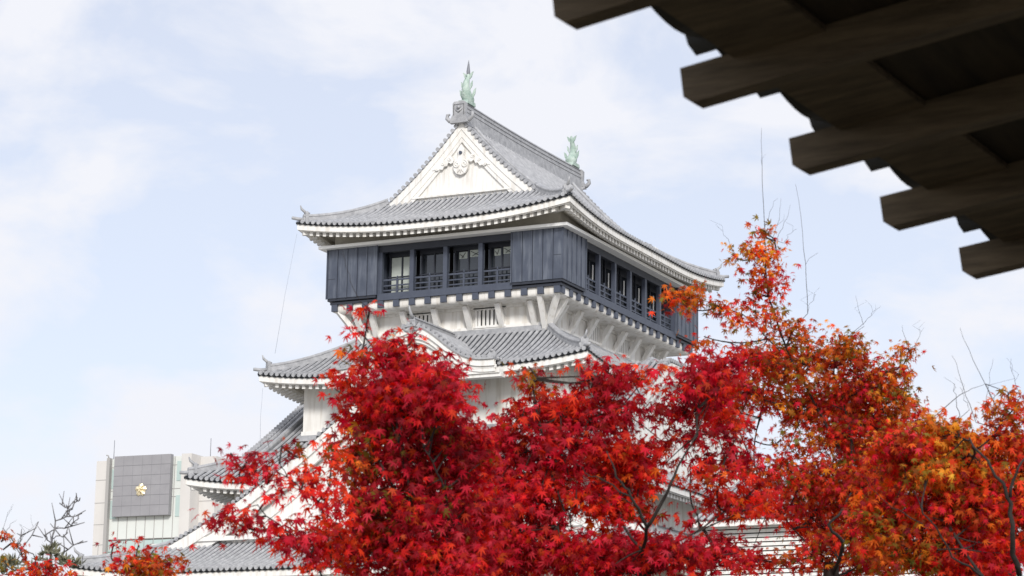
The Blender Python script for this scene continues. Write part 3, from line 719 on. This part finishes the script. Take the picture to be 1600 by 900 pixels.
# five petalled flower emblem, raised in the middle
ec = (ox(226), -.42, oz(765)); b = MB(); Rr = .66
for k in range(5):
    a0 = PI/2+k*2*PI/5
    loc = lambda r_, da, y: (ec[0]+r_*Rr*math.cos(a0+da), ec[1]-y, ec[2]+r_*Rr*math.sin(a0+da))
    ptsf = [loc(.10, 0, .22), loc(.45, -.52, .05), loc(.82, -.48, .02), loc(1.02, -.20, .02), loc(.92, 0, .06), loc(1.02, .20, .02), loc(.82, .48, .02), loc(.45, .52, .05), loc(.6, 0, .20)]
    b.add(ptsf, [(8, 0, 1), (8, 1, 2), (8, 2, 3), (8, 3, 4), (8, 4, 5), (8, 5, 6), (8, 6, 7), (8, 7, 0)])
    b.tube([loc(.1, 0, .24), loc(.45, 0, .26)], [.05, .03], 5); b.tube([loc(.45, 0, .26), loc(.52, 0, .26)], .055, 6)
b.tube([(ec[0], ec[1]+.12, ec[2]), (ec[0], ec[1]-.26, ec[2])], .10, 10, smooth=False)
b.prism([(Rr*.8*math.cos(t*2*PI/20), Rr*.8*math.sin(t*2*PI/20)) for t in range(20)], (ec[0], ec[1]+.02, ec[2]), (1, 0, 0), (0, 0, 1), (0, .10, 0))
opart(b, 'flower_emblem', 'gold')
for px_, h_ in ((168, 2.0), (313, 2.0)):
    b = MB(); b.tube([(ox(px_), .8 if px_ < 200 else 2.5, top-.1), (ox(px_), .8 if px_ < 200 else 2.5, top+h_)], .035, 6); opart(b, 'lightning_rod', 'lead')
b = MB(); b.tube([(ox(165), .3, top), (ox(164), .2, top+.35), (ox(161), .2, top+.4)], .07, 6); opart(b, 'roof_camera', 'concrete_joint')

# ================================================================== FOREGROUND EAVE
ev = tag(empty('wooden_eave', (58.6, -118.0, 0)), 'dark timber eave with square rafters overhanging the upper right', 'eave')
e0 = np.array([57.392, -118.85, 2.835]); az = math.radians(4.35); ed_ = np.array([math.sin(az), math.cos(az), -.02]); ed_ /= np.linalg.norm(ed_)
nd = np.array([math.cos(az), -math.sin(az), .135]); nd /= np.linalg.norm(nd); ud = np.cross(nd, ed_); ud /= np.linalg.norm(ud)
if ud[2] < 0: ud = -ud
SPR = .461; RW, RH = .042, .068
EV = lambda e, n_, u: e0+ed_*e+nd*n_+ud*u
for k in range(-5, 9):
    b = MB(); e = k*SPR+random.uniform(-.004, .004)
    pr = [(0.012, 0), (2.6, 0), (2.6, RH), (-.004, RH), (-.004, .014)]
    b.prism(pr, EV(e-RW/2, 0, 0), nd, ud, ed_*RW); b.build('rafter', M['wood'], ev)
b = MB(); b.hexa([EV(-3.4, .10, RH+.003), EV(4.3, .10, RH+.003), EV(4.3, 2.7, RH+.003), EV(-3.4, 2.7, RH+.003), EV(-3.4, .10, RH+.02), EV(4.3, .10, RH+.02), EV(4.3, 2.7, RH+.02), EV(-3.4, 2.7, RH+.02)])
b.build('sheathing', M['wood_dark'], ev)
for j, n_ in enumerate((.10, .62, 1.10, 1.6, 2.1)):
    b = MB(); wj = .17 if j == 0 else .15
    b.hexa([EV(-3.4, n_, RH-.012), EV(4.3, n_, RH-.012), EV(4.3, n_+wj, RH-.012), EV(-3.4, n_+wj, RH-.012), EV(-3.4, n_, RH+.002), EV(4.3, n_, RH+.002), EV(4.3, n_+wj, RH+.002), EV(-3.4, n_+wj, RH+.002)])
    b.build('batten', M['wood'], ev)
b = MB()      # tiles above, their wavy lower edge just past the sheathing
kk = 0
e = -3.3
while e < 4.2:
    n_ = 8
    rows = []
    for i in range(n_+1):
        u = i/n_; zz = RH+.03+.028*(abs(math.sin(u*PI))**1 * -1)+.03
        rows.append([EV(e+u*.27, .035, zz), EV(e+u*.27, 2.7, zz), EV(e+u*.27, 2.7, zz+.03), EV(e+u*.27, .035, zz+.03), EV(e+u*.27, .035, zz)])
    b.grid(rows)
    b.tube([EV(e+.27, .01, RH+.075), EV(e+.27, 2.7, RH+.075)], .042, 8)
    e += .27
b.build('eave_tiles', M['shaded_tile'], ev)
b = MB(); b.hexa([EV(-3.4, 1.95, -.12), EV(4.3, 1.95, -.12), EV(4.3, 2.09, -.12), EV(-3.4, 2.09, -.12), EV(-3.4, 1.95, -.001), EV(4.3, 1.95, -.001), EV(4.3, 2.09, -.001), EV(-3.4, 2.09, -.001)]); b.build('wall_beam', M['wood'], ev)
for e in (-3.2, .4, 4.0):
    p = EV(e, 2.02, -.12); b = MB(); b.box(p[0]-.06, p[0]+.06, p[1]-.06, p[1]+.06, 0, p[2]+.005); b.build('post', M['wood'], ev)
b = MB(); p0, p1 = EV(-3.3, 2.06, -.12), EV(4.1, 2.06, -.12); b.bar((p0[0]+.08, p0[1], 1.3), (p1[0]+.08, p1[1], 1.3), .06, 2.6); b.build('light_block_wall', M['wood_dark'], ev)  # unseen wall added to block light from under the eave

# ================================================================== TREES
def leaf_template():
    lob = [(-128, .34), (-84, .72), (-42, .92), (0, 1.0), (42, .92), (84, .72), (128, .34)]
    ring = [(180, .05)]
    for i, (a, r_) in enumerate(lob):
        if i: ring.append(((lob[i-1][0]+a)/2, .30 if abs(a) < 100 and abs(lob[i-1][0]) < 100 else .20))
        w_ = 9
        ring.append((a-w_, r_*.62)); ring.append((a, r_)); ring.append((a+w_, r_*.62))
    v = [(0, 0, .02)]
    for a, r_ in ring:
        t = math.radians(a); v.append((math.sin(t)*r_, math.cos(t)*r_, -.16*r_*r_))
    n = len(ring); f = [(0, 1+i, 1+(i+1) % n) for i in range(n)]
    return np.array(v), np.array(f)
LV, LF = leaf_template()
PAL = {'maroon': (.28, .012, .024), 'crimson': (.60, .014, .040), 'red': (.72, .028, .022), 'scarlet': (.80, .065, .022), 'rose': (.66, .045, .075), 'rust': (.48, .07, .015),
       'orange': (.74, .17, .02), 'amber': (.78, .32, .03), 'yellow': (.80, .50, .06), 'olive': (.19, .15, .02), 'green': (.20, .24, .04)}
def pal(mix): return [(np.array(PAL[k]), v) for k, v in mix.items()]
def leaves(name, centers, normals_bias, size, cols, parent):
    n = len(centers); c = np.array(centers)
    tocam = CP-c; tocam[:, 2] *= 0; tocam /= np.linalg.norm(tocam, axis=1)[:, None]
    nr = rng.normal(size=(n, 3)); nr /= np.linalg.norm(nr, axis=1)[:, None]
    nrm = nr*.8+tocam*.5+np.array((0, 0, .5)); nrm /= np.linalg.norm(nrm, axis=1)[:, None]
    dn = rng.normal(size=(n, 3))*.55+np.array((0, 0, -1.0)); tip = dn-nrm*np.sum(dn*nrm, axis=1)[:, None]; tip /= np.linalg.norm(tip, axis=1)[:, None]
    side = np.cross(tip, nrm)
    sz = size*(rng.uniform(.50, 1.25, n))
    fold = rng.uniform(.4, 3.6, n)
    wid = rng.uniform(.75, 1.05, n)
    V = (side[:, None, :]*LV[None, :, 0, None]*wid[:, None, None]+tip[:, None, :]*LV[None, :, 1, None]+nrm[:, None, :]*LV[None, :, 2, None]*fold[:, None, None])*sz[:, None, None]+c[:, None, :]
    nv = len(LV); Fc = (LF[None]+np.arange(n)[:, None, None]*nv).reshape(-1, 3)
    me = bpy.data.meshes.new(name); me.vertices.add(n*nv); me.vertices.foreach_set('co', V.reshape(-1).astype(np.float32))
    me.loops.add(Fc.size); me.loops.foreach_set('vertex_index', Fc.reshape(-1).astype(np.int32))
    me.polygons.add(len(Fc)); me.polygons.foreach_set('loop_start', np.arange(0, Fc.size, 3, dtype=np.int32)); me.polygons.foreach_set('loop_total', np.full(len(Fc), 3, np.int32))
    me.update(); me.validate()
    at_ = me.color_attributes.new('leafcol', 'FLOAT_COLOR', 'POINT')
    cc = np.repeat(np.concatenate([np.array(cols), np.ones((n, 1))], axis=1), nv, axis=0)
    at_.data.foreach_set('color', cc.reshape(-1).astype(np.float32))
    me.materials.append(M['leaf'])
    o = bpy.data.objects.new(name, me); COL.objects.link(o); o.parent = parent; o.location = -parent.location
    return o
def curve(a, b_, bend, n=6):
    a, b_ = np.array(a), np.array(b_); m_ = (a+b_)/2+np.array(bend)
    return [a*(1-t)**2+2*m_*t*(1-t)+b_*t*t for t in np.linspace(0, 1, n)]

def maple(label, base_px, fork, D, blobs, leaf_, base_z=0, group=None, trunk_r=.05, limbs=(), shoots=(), extra_tw=1.0, dens=2.7, shrink=9, name='maple_tree'):
    """fork: pixel + distance of the main fork; blobs: (px, py, rx, ry, dD, layers, palette)"""
    leaf = leaf_*.80
    fk = at(fork[0], fork[1], D); bs = at(base_px, 900, D); bs = np.array((bs[0], bs[1], 0.))
    root = tag(empty(name, (float(bs[0]), float(bs[1]), 0)), label, 'tree', group or 'maple trees in autumn red and orange before the castle')
    tr = MB(); tr.tube(curve(bs, fk, (rng.normal()*.1, rng.normal()*.1, 0), 9), list(np.linspace(trunk_r*1.5, trunk_r*.8, 9)), 9)
    tw = MB(); cen = []; col = []
    nodes = [fk]
    for lm in limbs:       # (pixel polyline with distance offsets, start radius)
        pl, r0 = lm
        pts = [at(x, y, D+dd) for x, y, dd in pl]
        fine = []
        for i in range(len(pts)-1):
            for t in np.linspace(0, 1, 5)[:-1]: fine.append(pts[i]*(1-t)+pts[i+1]*t+rng.normal(size=3)*.005)
        fine.append(pts[-1]); r0 *= .62; tr.tube(fine, list(np.linspace(r0, r0*.30, len(fine))), 7); nodes += fine
    for (px_, py_, rx, ry, dD, lay, mix) in blobs:
        c = at(px_, py_, D+dD); sx_, sz_ = rx*(D+dD)/CF, ry*(D+dD)/CF; sy_ = max(sx_, sz_)*.8
        nd_ = np.array(nodes); below = nd_[nd_[:, 2] < c[2]+.02] if (nd_[:, 2] < c[2]+.02).any() else nd_
        st = below[np.argmin(np.linalg.norm((below-c)*np.array((1, 1, .6)), axis=1))]
        cv_ = curve(st, c+np.array((0, 0, sz_*.3)), (rng.normal()*.05, rng.normal()*.05, -.06), 8)
        rr = max(.004, min(.009, .03*max(sx_, sz_)))
        tr.tube(cv_, list(np.linspace(rr, .003, 8)), 6); nodes += cv_[3:]
        nd2 = np.array(nodes)
        nleaf = int(dens*lay*PI*rx*ry/(.27*(leaf*2*CF/(D+dD))**2))
        per = 9; nc = max(2, nleaf//per)
        sx_ *= max(.45, 1-shrink/rx); sz_ *= max(.45, 1-shrink/ry)
        pm = pal(mix); wts = np.array([v for _, v in pm], float); wts /= wts.sum()
        for _ in range(nc):
            while True:
                q = rng.uniform(-1, 1, 3)
                if (q*q).sum() <= 1: break
            q = q*.95*(1+.05*rng.normal())
            cc = c+_r2*q[0]*sx_+np.array((0, 0, 1))*q[2]*sz_+np.array((-_r2[1], _r2[0], 0))*q[1]*sy_
            if rng.random() < .30*extra_tw:
                cand = nd2[rng.integers(0, len(nd2), max(4, len(nd2)//2))]; src = cand[np.argmin(np.linalg.norm(cand-cc, axis=1))]
                tw.tube(curve(src, cc, (0, 0, -.02+.04*rng.random()), 5), [.0042, .0034, .0026, .002, .0014], 4, cap=False)
            # colour of the spray follows its place in the crown: slow patches
            ph = np.sin(cc@np.array((5.1, 3.3, 7.7))+1.3*px_)+np.sin(cc@np.array((-3.7, 6.1, 4.3)))
            base_i = rng.choice(len(pm), p=wts)
            for _k in range(per):
                off_ = rng.normal(size=3)*np.array((.050, .055, .034))*(leaf/.042)
                cen.append(cc+off_)
                ii = base_i if rng.random() < .6 else rng.choice(len(pm), p=wts)
                k_ = pm[ii][0]*rng.choice([.45, .82, 1.05, 1.28], p=[.20, .30, .30, .20])*(1+.10*ph)
                j = PAL['red']; mixn = rng.uniform(0, .25)
                col.append(np.clip(k_*(1-mixn)+pm[rng.choice(len(pm), p=wts)][0]*mixn, 0, 1))
    for (x0_, y0_, x1_, y1_, bend, r_) in shoots:
        a, b_ = at(x0_, y0_, D), at(x1_, y1_, D); r_ *= .62
        cvs = curve(a, b_, _r2*(bend+rng.normal()*.012)+np.array((0, 0, .01)), 9)
        for q_ in range(2, 8): cvs[q_] = cvs[q_]+_r2*rng.normal()*.0035
        st = np.array(nodes); st = st[np.argmin(np.linalg.norm(st-a, axis=1))]
        if np.linalg.norm(st-a) < .22: cvs = [st]+list(cvs)
        tw.tube(cvs, list(np.linspace(r_, r_*.35, len(cvs))), 5)
        for q_ in (4, 6, 7):
            if rng.random() < .35: tw.tube([cvs[q_], cvs[q_]+_r2*rng.normal()*.02+np.array((0, 0, .03)), cvs[q_]+_r2*rng.normal()*.035+np.array((0, 0, .06))], [r_*.5, r_*.4, r_*.25], 4)
    t_ = tr.build('trunk', M['bark'], root)
    tw.build('twigs', M['bark'], root)
    leaves('crown', cen, None, leaf, col, root)
    return len(cen)
CR = {'crimson': 5.5, 'red': 3, 'maroon': 2.6, 'scarlet': 1.2, 'rose': 2.4, 'rust': 1.0}
CRD = {'crimson': 4, 'red': 2.2, 'maroon': 4, 'rose': 1, 'rust': 1.2, 'olive': 1.2}
RD = {'red': 4, 'scarlet': 4, 'crimson': 2, 'orange': 1, 'maroon': 1}
OR = {'orange': 3.0, 'scarlet': 1.6, 'amber': 1.8, 'rust': 4.2, 'red': 1.4, 'olive': 2.8, 'green': .5, 'maroon': 1.2}
ORY = {'orange': 4, 'amber': 4, 'scarlet': 2, 'rust': 2.2, 'yellow': .8, 'olive': 1.8, 'red': 1}
ORR = {'scarlet': 2.6, 'red': 3, 'orange': 2.2, 'crimson': 2, 'rust': 3.6, 'olive': 2.2, 'maroon': 2.2, 'rose': .8, 'amber': .6}
nl = 0
nl += maple('dense crimson maple whose round crown hides the castle front, left of the middle', 700, (672, 880), 9.0, [
    (640, 610, 92, 72, 0, 5, CR), (590, 640, 70, 60, .2, 4, CR), (685, 618, 52, 54, -.2, 4, CR), (632, 560, 40, 30, 0, 3, RD), (652, 528, 14, 18, 0, 2.0, RD),
    (565, 555, 30, 26, 0, 2.2, ORR), (560, 520, 10, 9, .1, .5, CR), (577, 484, 5, 5, 0, .5, CR), (612, 545, 32, 26, 0, 2.6, CR), (540, 600, 30, 34, .1, 2.6, RD), 
    (650, 700, 120, 70, .1, 5, CRD), (560, 720, 45, 50, 0, 3, ORR), (720, 690, 50, 60, .2, 4, CR),
    (640, 800, 115, 75, 0, 5, CRD), (570, 820, 55, 60, .1, 3.5, ORR), (730, 790, 70, 80, .2, 5, CR), (660, 880, 130, 45, 0, 5, CR), (540, 870, 50, 40, 0, 3, RD),
    ], .040, trunk_r=.035, limbs=[([(672, 900, 0), (660, 840, 0), (640, 760, -.05), (622, 690, -.1)], .018), ([(672, 900, 0), (705, 820, 0), (690, 750, -.1), (662, 700, -.15)], .012), ([(640, 790, 0), (600, 740, -.1), (575, 690, 0)], .010)],
    shoots=[(562, 470, 536, 392, -.02, .0020), (575, 520, 562, 470, 0, .003), (640, 540, 655, 500, 0, .003)])
nl += maple('small crimson spray of maple leaves reaching left across the lower castle gable', 520, (505, 900), 8.6, [
    (385, 730, 36, 26, 0, 3, CR), (360, 712, 18, 14, 0, 1.8, CR), (440, 700, 26, 10, .1, 1.2, {'maroon': 3, 'rust': 2, 'red': 1}), (470, 705, 28, 14, .1, 1.6, ORR), (430, 745, 30, 14, .05, 2, CR), (480, 745, 40, 22, 0, 2.6, RD), (515, 770, 36, 36, 0, 3, RD),
    (352, 812, 34, 22, -.1, 3.4, CR), (400, 812, 34, 20, -.1, 3.2, CR), (445, 835, 46, 24, -.1, 3.4, CR), (490, 850, 42, 34, 0, 3.2, CR), (525, 830, 36, 40, 0, 3.2, RD), (470, 885, 36, 18, 0, 2.0, RD), (430, 775, 10, 8, 0, 1.2, CR), (520, 715, 20, 24, 0, 2, RD)],
    .038, trunk_r=.02, dens=2.1, limbs=[([(505, 900, 0), (470, 850, 0), (400, 790, -.05), (350, 800, -.1)], .006), ([(520, 880, 0), (500, 790, 0), (450, 745, 0), (400, 735, 0)], .006), ([(450, 745, 0), (432, 715, 0), (415, 680, 0)], .003)], extra_tw=.7)
nl += maple('broad red maple with a dark forked limb in front of the castle centre', 960, (950, 905), 9.8, [
    (830, 602, 28, 26, 0, 2.4, ORR), (826, 576, 12, 10, 0, 1.3, OR), (810, 652, 36, 30, 0, 3.0, CR), (850, 650, 50, 40, .1, 3.6, RD), (785, 705, 50, 50, .1, 4.2, CR),
    (945, 590, 46, 40, 0, 3.2, CR), (900, 625, 44, 30, 0, 2.6, RD), (1000, 590, 45, 26, .1, 1.8, RD), (960, 650, 70, 40, 0, 3.4, CR), (880, 700, 75, 50, 0, 4.4, CR), (990, 715, 80, 45, 0, 4.0, RD),
    (1100, 600, 62, 48, -.1, 4.0, CR), (1060, 640, 50, 30, 0, 3.0, CR), (1120, 570, 46, 26, -.1, 3.2, CR), (1090, 680, 50, 26, 0, 2.4, CR), (845, 770, 90, 60, 0, 4.6, CR), (950, 790, 60, 40, 0, 4.2, RD),
    (800, 850, 90, 70, 0, 5, CR), (920, 870, 110, 50, 0, 5, CR), (1040, 865, 80, 40, 0, 4.6, CR), (1010, 800, 40, 16, 0, 2.2, ORR), (1150, 790, 60, 22, .1, 3.4, RD), (1090, 810, 30, 16, .1, 1.6, CR), (1120, 870, 60, 34, .1, 3.6, CR), (1000, 760, 34, 12, 0, 3.0, RD), (1130, 740, 60, 22, 0, 2.4, RD), (780, 760, 60, 60, .3, 4, CRD), (880, 640, 40, 40, .3, 3, CR), (960, 740, 70, 50, .4, 3.4, CRD), (740, 860, 70, 50, .3, 4, CRD), (990, 860, 80, 40, .3, 4, CRD), (1150, 690, 34, 18, .1, 2.0, CR), (1120, 660, 46, 34, .2, 3, RD), (1130, 720, 50, 24, .2, 3, CRD), (1180, 770, 46, 24, .2, 3, RD), (1130, 780, 50, 18, .2, 2.6, RD), (1140, 850, 50, 16, .2, 2.2, CR), (1080, 740, 30, 10, .2, 1.2, CR)],
    .040, trunk_r=.035, limbs=[([(1000, 900, 0), (1012, 822, -.3), (985, 775, -.35), (965, 745, -.35), (948, 705, -.3)], .013), ([(1012, 822, -.3), (1042, 770, -.35), (1066, 715, -.35), (1090, 680, -.2)], .013), ([(985, 775, -.35), (930, 745, -.3), (900, 725, -.3)], .006), ([(860, 860, 0), (875, 810, -.1), (900, 790, -.1)], .008)])
nl += maple('tall orange and red maple with a pointed top right of the castle', 1310, (1300, 880), 12.5, [
    (1192, 365, 24, 18, 0, 1.9, ORY), (1190, 395, 44, 26, 0, 2.4, ORY), (1145, 400, 20, 18, 0, 1.4, ORY), (1195, 440, 42, 36, 0, 2.4, ORR), (1160, 490, 40, 30, 0, 1.8, ORR), (1205, 500, 38, 30, 0, 1.9, OR), (1080, 462, 46, 20, 0, 2.6, OR), (1065, 480, 26, 20, 0, 2.0, OR), (1120, 480, 34, 14, 0, 2, OR),
    (1100, 530, 34, 14, 0, 1.5, OR), (1180, 560, 50, 34, 0, 2.6, ORR), (1240, 520, 40, 24, 0, 2.2, OR), (1160, 610, 50, 30, 0, 3.4, ORR), (1250, 570, 60, 50, 0, 3.0, OR), (1310, 550, 56, 38, 0, 3.4, OR), (1340, 600, 60, 50, 0, 3.8, ORR), (1385, 590, 44, 34, 0, 3.4, OR), (1420, 550, 26, 16, 0, 2.4, ORY), (1400, 625, 40, 40, 0, 3.2, OR), (1270, 640, 60, 40, .1, 2.8, ORR), (1340, 680, 80, 44, .1, 4.0, ORR),
    (1240, 640, 40, 34, 0, 2.0, OR), (1180, 740, 46, 30, .1, 2.6, ORR), (1250, 745, 66, 50, 0, 4.0, ORR), (1330, 760, 80, 60, 0, 4.4, ORR), (1220, 800, 50, 22, 0, 2.6, RD), (1260, 870, 60, 30, 0, 2.8, ORR), (1330, 840, 76, 46, 0, 3.4, ORR), (1150, 665, 26, 14, 0, 1.8, ORR), (1270, 690, 40, 24, 0, 2.4, OR), (1200, 620, 40, 34, .4, 2.4, ORR), (1320, 640, 80, 60, .5, 3, ORR), (1290, 800, 76, 64, .5, 3.2, RD), (1370, 740, 76, 66, .5, 4.4, OR), (1180, 880, 60, 24, .3, 3, RD), (1360, 880, 76, 34, .3, 3.6, ORR), (1130, 620, 50, 40, .3, 3, RD), (1210, 560, 60, 40, .3, 2.6, OR), (1220, 690, 30, 14, .2, 1.2, OR), (1400, 670, 50, 30, .3, 3.4, ORR)],
    .038, trunk_r=.05, dens=2.15, shrink=6, limbs=[([(1300, 900, 0), (1320, 850, -.3), (1295, 820, -.4), (1320, 790, -.4), (1330, 770, -.4)], .018), ([(1330, 850, 0), (1330, 680, 0), (1310, 600, 0)], .012), ([(1310, 700, 0), (1240, 570, 0), (1200, 460, 0), (1195, 370, 0)], .012), ([(1240, 570, 0), (1160, 490, 0), (1090, 465, 0)], .006)],
    shoots=[(1195, 360, 1190, 200, -.015, .003), (1195, 355, 1215, 310, 0, .002), (1150, 400, 1118, 350, .01, .002), (1205, 380, 1220, 310, 0, .002), (1210, 380, 1235, 320, 0, .002), (1262, 490, 1243, 288, .03, .003), (1262, 490, 1275, 460, 0, .002), (1350, 510, 1337, 462, 0, .002), (1350, 505, 1376, 478, 0, .002), (1415, 530, 1410, 508, 0, .002), (1430, 540, 1444, 512, 0, .002), (1225, 380, 1245, 358, 0, .002)])
nl += maple('wide orange red maple filling the lower right corner', 1590, (1575, 890), 10.5, [
    (1480, 680, 56, 30, 0, 3.0, ORY), (1500, 720, 80, 50, 0, 4.0, ORY), (1570, 650, 40, 26, 0, 2.6, OR), (1575, 690, 50, 40, 0, 3.6, ORR), (1592, 630, 20, 20, 0, 2.0, OR), (1575, 615, 12, 8, 0, 1.3, ORY), (1410, 720, 60, 46, 0, 4.2, ORR), (1400, 690, 50, 34, -.1, 3.6, ORR), (1460, 790, 90, 60, 0, 4.6, ORR), (1540, 780, 80, 70, 0, 4.6, ORR),
    (1420, 850, 84, 54, 0, 4.4, OR), (1520, 870, 100, 50, 0, 4.8, RD), (1590, 820, 50, 70, .2, 4.6, ORR), (1370, 800, 56, 44, .1, 3.6, ORR), (1455, 700, 50, 40, .3, 4, OR), (1530, 740, 60, 50, .3, 4, OR), (1600, 740, 30, 60, .1, 4, OR), (1455, 662, 26, 22, 0, 2.4, ORY), (1500, 690, 50, 30, .2, 3.0, OR), (1430, 650, 20, 20, .1, 2.4, ORR), (1455, 740, 44, 26, -.2, 3.0, ORY)],
    .038, trunk_r=.04, limbs=[([(1590, 900, -.3), (1583, 830, -.4), (1576, 775, -.4), (1550, 735, -.4), (1515, 685, -.3)], .020), ([(1576, 775, -.4), (1590, 730, -.4), (1610, 700, -.3)], .012), ([(1540, 905, -.3), (1490, 870, -.4), (1450, 810, -.4), (1430, 770, -.4)], .009), ([(1440, 820, -.5), (1380, 780, -.5), (1345, 740, -.5)], .004)],
    shoots=[(1565, 650, 1500, 512, -.01, .003), (1525, 660, 1487, 555, 0, .0028), (1540, 660, 1552, 560, 0, .002), (1500, 650, 1490, 600, 0, .003), (1490, 625, 1540, 600, .0, .003), (1540, 600, 1555, 640, 0, .003), (1515, 640, 1500, 605, .0, .002), (1595, 620, 1580, 560, 0, .002)])
nl += maple('low orange red maple top below the office block', 230, (230, 930), 11, [
    (225, 880, 40, 20, 0, 3, OR), (216, 856, 12, 9, 0, 1.6, RD), (190, 880, 24, 14, 0, 2, RD), (270, 880, 28, 14, 0, 2.2, ORR), (178, 852, 10, 4, 0, 1.2, CR), (240, 862, 12, 8, 0, 1.6, RD), (225, 905, 60, 24, 0, 3, OR)], .036, trunk_r=.03)
nl += maple('low red maple top in the lower left corner', 70, (70, 930), 11.5, [
    (70, 888, 34, 14, 0, 2.6, RD), (60, 910, 60, 20, 0, 3, RD), (8, 838, 14, 6, 0, .9, OR), (20, 850, 8, 8, 0, 1.2, ORR), (6, 880, 12, 16, 0, 1.8, {'olive': 3, 'green': 3, 'amber': 1}), (110, 892, 20, 8, 0, 1.6, RD)], .036, trunk_r=.03,
    limbs=[([(60, 900, 0), (55, 872, 0), (28, 855, 0), (8, 838, 0)], .006)], shoots=[(20, 855, 60, 815, .01, .002), (0, 840, 18, 790, 0, .002), (10, 830, 26, 812, 0, .002), (28, 850, 34, 838, 0, .003)])

# bare tree at the left
def bare_tree(label, D, polys, tufts):
    bs = at(polys[0][0][0][0], 900, D); root = tag(empty('bare_tree', (float(bs[0]), float(bs[1]), 0)), label, 'tree')
    tr = MB(); p0 = at(*polys[0][0][0], D); tr.tube([(bs[0], bs[1], 0), p0], [.05, .02], 7)
    for pl, r0 in polys:
        r0 *= .72
        pts = [at(x, y, D+rng.normal()*.03) for x, y in pl]; fine = []
        for i in range(len(pts)-1):
            for t in np.linspace(0, 1, 4)[:-1]: fine.append(pts[i]*(1-t)+pts[i+1]*t+rng.normal(size=3)*.004)
        fine.append(pts[-1]); tr.tube(fine, list(np.linspace(r0, max(r0*.35, .003), len(fine))), 6)
        for i in range(2, len(fine)-1):       # knobbly spur shoots
            for _ in range(1):
                d = rng.normal(size=3)*.028+np.array((0, 0, .02)); tr.tube([fine[i], fine[i]+d*.6, fine[i]+d*1.3], [.004, .003, .002], 4)
    tr.build('trunk', M['pale_twig'], root)
    nb = MB()
    for (x, y, r_, n_) in tufts:
        for _ in range(n_):
            c = at(x+rng.normal()*r_, y+rng.normal()*r_*.5, D+rng.normal()*.08)
            for k in range(9):
                d = rng.normal(size=3); d[2] = abs(d[2])*.9+.2; d /= np.linalg.norm(d)
                sd_ = np.cross(d, rng.normal(size=3)); sd_ /= np.linalg.norm(sd_); ln = rng.uniform(.03, .06)
                nb.add([c, c+d*ln*.5+sd_*.006, c+d*ln, c+d*ln*.5-sd_*.006], [(0, 1, 2, 3)])
    nb.build('needles', M['needle'], root)
bare_tree('bare grey tree with upswept knobbly branches at the lower left', 13, [
    ([(78, 890), (80, 850), (88, 815), (108, 800)], .009), ([(108, 800), (106, 793), (93, 786)], .005), ([(108, 800), (118, 788), (125, 778)], .005), ([(100, 806), (115, 808), (128, 802)], .005), ([(88, 826), (105, 824), (120, 817)], .005),
    ([(80, 850), (74, 840), (68, 836)], .004), ([(84, 840), (98, 838), (106, 832)], .004), ([(92, 872), (105, 858), (130, 845)], .006), ([(45, 890), (36, 868), (26, 855), (8, 830)], .007), ([(32, 862), (32, 840), (36, 835)], .003), ([(26, 876), (60, 815)], .003)],
    [(76, 864, 6, 12), (60, 884, 20, 18), (108, 882, 10, 10), (12, 884, 12, 22)])
print('LEAVES', nl)
